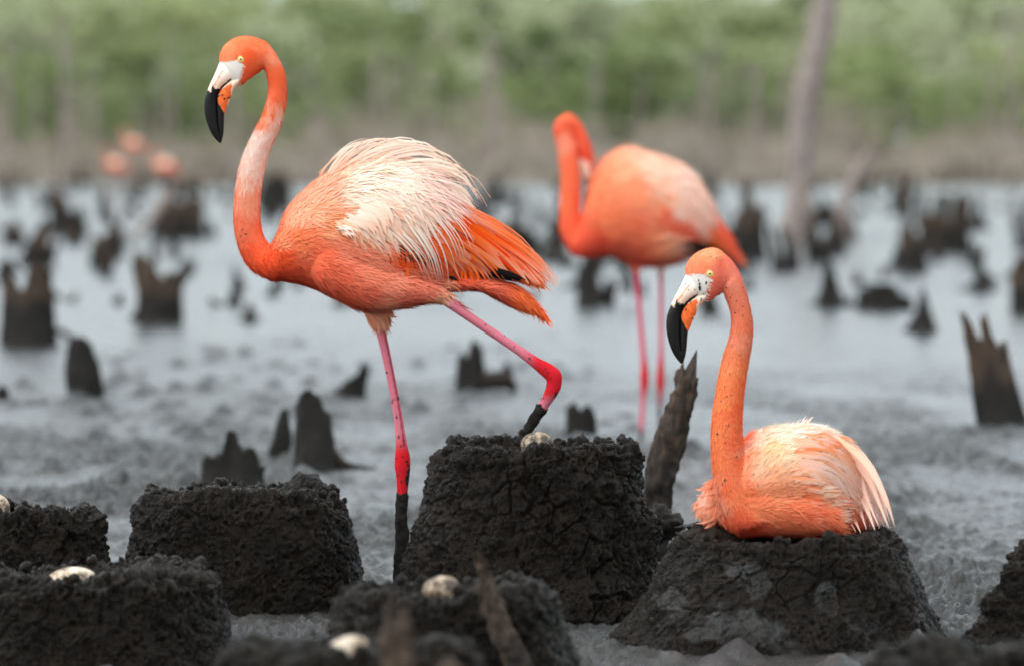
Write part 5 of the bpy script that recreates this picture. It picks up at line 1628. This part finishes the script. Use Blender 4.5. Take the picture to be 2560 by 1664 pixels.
def trunk_mesh(seed, h):
    g = random.Random(seed)
    parts = [ribbon_tube((0, 0, -0.1), (g.gauss(0, 0.1), g.gauss(0, 0.1), h * 0.8), 0.09, 0.03, 7)]
    for k in range(7):
        z = g.uniform(0.15, 0.6) * h
        parts.append(ribbon_tube((0, 0, z), (g.gauss(0, 0.6), g.gauss(0, 0.6), z + g.uniform(0.3, 0.8)), 0.04, 0.015, 5))
    for k in range(6):                                # prop roots
        a = g.uniform(0, 6.28)
        parts.append(ribbon_tube((0, 0, g.uniform(0.2, 0.6)), (0.5 * math.cos(a), 0.5 * math.sin(a), -0.1), 0.03, 0.025, 5))
    V, F = merge(parts)
    return make_mesh('trunk', V, F, M_DRIFT, attrs={'coat': np.zeros(len(V))})


brushes = [brush_mesh(k) for k in range(5)]
g = random.Random(5)
for row, (Y, cnt, hs) in enumerate(((128, 26, 0.40), (136, 28, 0.55), (145, 30, 0.75), (154, 32, 1.0))):
    for k in range(cnt):
        half = Y * 0.115
        x = -half + 2 * half * (k + g.uniform(0.1, 0.9)) / cnt
        o = bpy.data.objects.new('dead_brush', brushes[g.randrange(5)])
        COL.objects.link(o)
        o.location = (x, Y + g.uniform(-4, 4), 0)
        o.rotation_euler = (0, 0, g.uniform(0, 6.28))
        o.scale = (g.uniform(0.8, 1.3), g.uniform(0.8, 1.3), hs * g.uniform(0.35, 1.6))
        tag(o, 'leafless grey brown shrub in the brush line along the far shore', 'shrub', 'dead shrubs along the far shore')

KINDS = [(M_LEAF_A, 'dark green mangrove bush behind the dead brush', 'dark mangroves behind the brush'), (M_LEAF_B, 'mid green mangrove bush on the far shore', 'mid green mangroves on the far shore'), (M_LEAF_C, 'pale grey green mangrove tree at the back of the far shore', 'pale mangroves at the back')]
crowns = [[crown_mesh(10 * i + k, KINDS[i][0], 1.0 * 3.0, 1.3) for k in range(3)] for i in range(3)]
trunks = [trunk_mesh(k, 3.0) for k in range(3)]
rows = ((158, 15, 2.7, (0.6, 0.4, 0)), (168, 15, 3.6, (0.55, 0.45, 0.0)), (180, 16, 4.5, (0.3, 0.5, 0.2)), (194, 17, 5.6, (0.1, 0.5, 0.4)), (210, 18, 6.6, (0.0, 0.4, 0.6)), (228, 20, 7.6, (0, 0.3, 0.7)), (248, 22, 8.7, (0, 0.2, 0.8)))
for Y, cnt, h, pr in rows:
    for k in range(cnt):
        half = Y * 0.115
        x = -half + 2 * half * (k + g.uniform(0.1, 0.9)) / cnt
        u_ = g.random()
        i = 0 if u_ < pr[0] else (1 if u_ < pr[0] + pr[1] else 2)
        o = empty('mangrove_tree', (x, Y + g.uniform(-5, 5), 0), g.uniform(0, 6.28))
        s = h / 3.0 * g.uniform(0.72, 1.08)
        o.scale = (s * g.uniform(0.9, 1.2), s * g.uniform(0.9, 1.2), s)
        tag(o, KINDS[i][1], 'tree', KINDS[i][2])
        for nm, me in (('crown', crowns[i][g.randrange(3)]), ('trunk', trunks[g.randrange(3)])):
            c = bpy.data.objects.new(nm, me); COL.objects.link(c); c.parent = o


def dead_tree_mesh(seed, h):
    g = random.Random(seed)
    p = np.array([0, 0, -0.1]); parts = []
    d = np.array([g.gauss(0, 0.06), 0, 1.0])
    n = 4
    for k in range(n):
        q = p + d * h / n + np.array([g.gauss(0, 0.08), g.gauss(0, 0.05), 0])
        parts.append(ribbon_tube(p, q, 0.10 * (1 - k / n * 0.7), 0.10 * (1 - (k + 1) / n * 0.7), 7))
        if k > 0:
            for j in range(2):
                e = q + np.array([g.gauss(0, 0.45), g.gauss(0, 0.3), g.uniform(0.2, 0.8)])
                parts.append(ribbon_tube(q, e, 0.035, 0.012, 5))
        p = q
    V, F = merge(parts)
    return make_mesh('dead_tree', V, F, M_DRIFT, attrs={'coat': np.zeros(len(V))})


deads = [dead_tree_mesh(k, 3.0) for k in range(5)]
for k in range(120):
    Y = g.choice((134, 142, 150, 158, 166, 176, 188))
    half = Y * 0.105
    o = bpy.data.objects.new('dead_tree', deads[k % 5])
    COL.objects.link(o)
    o.location = (g.uniform(-half, half), Y + g.uniform(-3, 3), 0)
    o.rotation_euler = (0, g.uniform(-0.06, 0.06), g.uniform(0, 6.28))
    s = g.uniform(0.45, 1.25) * (Y / 160)
    o.scale = (s * 0.7, s * 0.7, s)
    tag(o, 'bleached bare mangrove trunk standing in the far brush', 'dead tree', 'bleached trunks in the far brush')
for px_, ht in ((165, 1.5), (590, 1.25), (1235, 1.3), (2530, 1.5)):
    Y = 132.0
    o = bpy.data.objects.new('dead_tree', deads[int(px_) % 5])
    COL.objects.link(o)
    o.location = ((px_ - 1280) / FPX * Y, Y, 0)
    o.scale = (1.1, 1.1, ht * 0.85)
    tag(o, {165: 'thick pale dead trunk near the left of the far brush', 590: 'pale dead trunk behind the standing flamingo neck', 1235: 'pale dead trunk above the standing flamingo back', 2530: 'pale dead trunk by the right frame edge'}[px_], 'dead tree')
print('done', round(time.time() - T0, 1), len(bpy.data.objects))
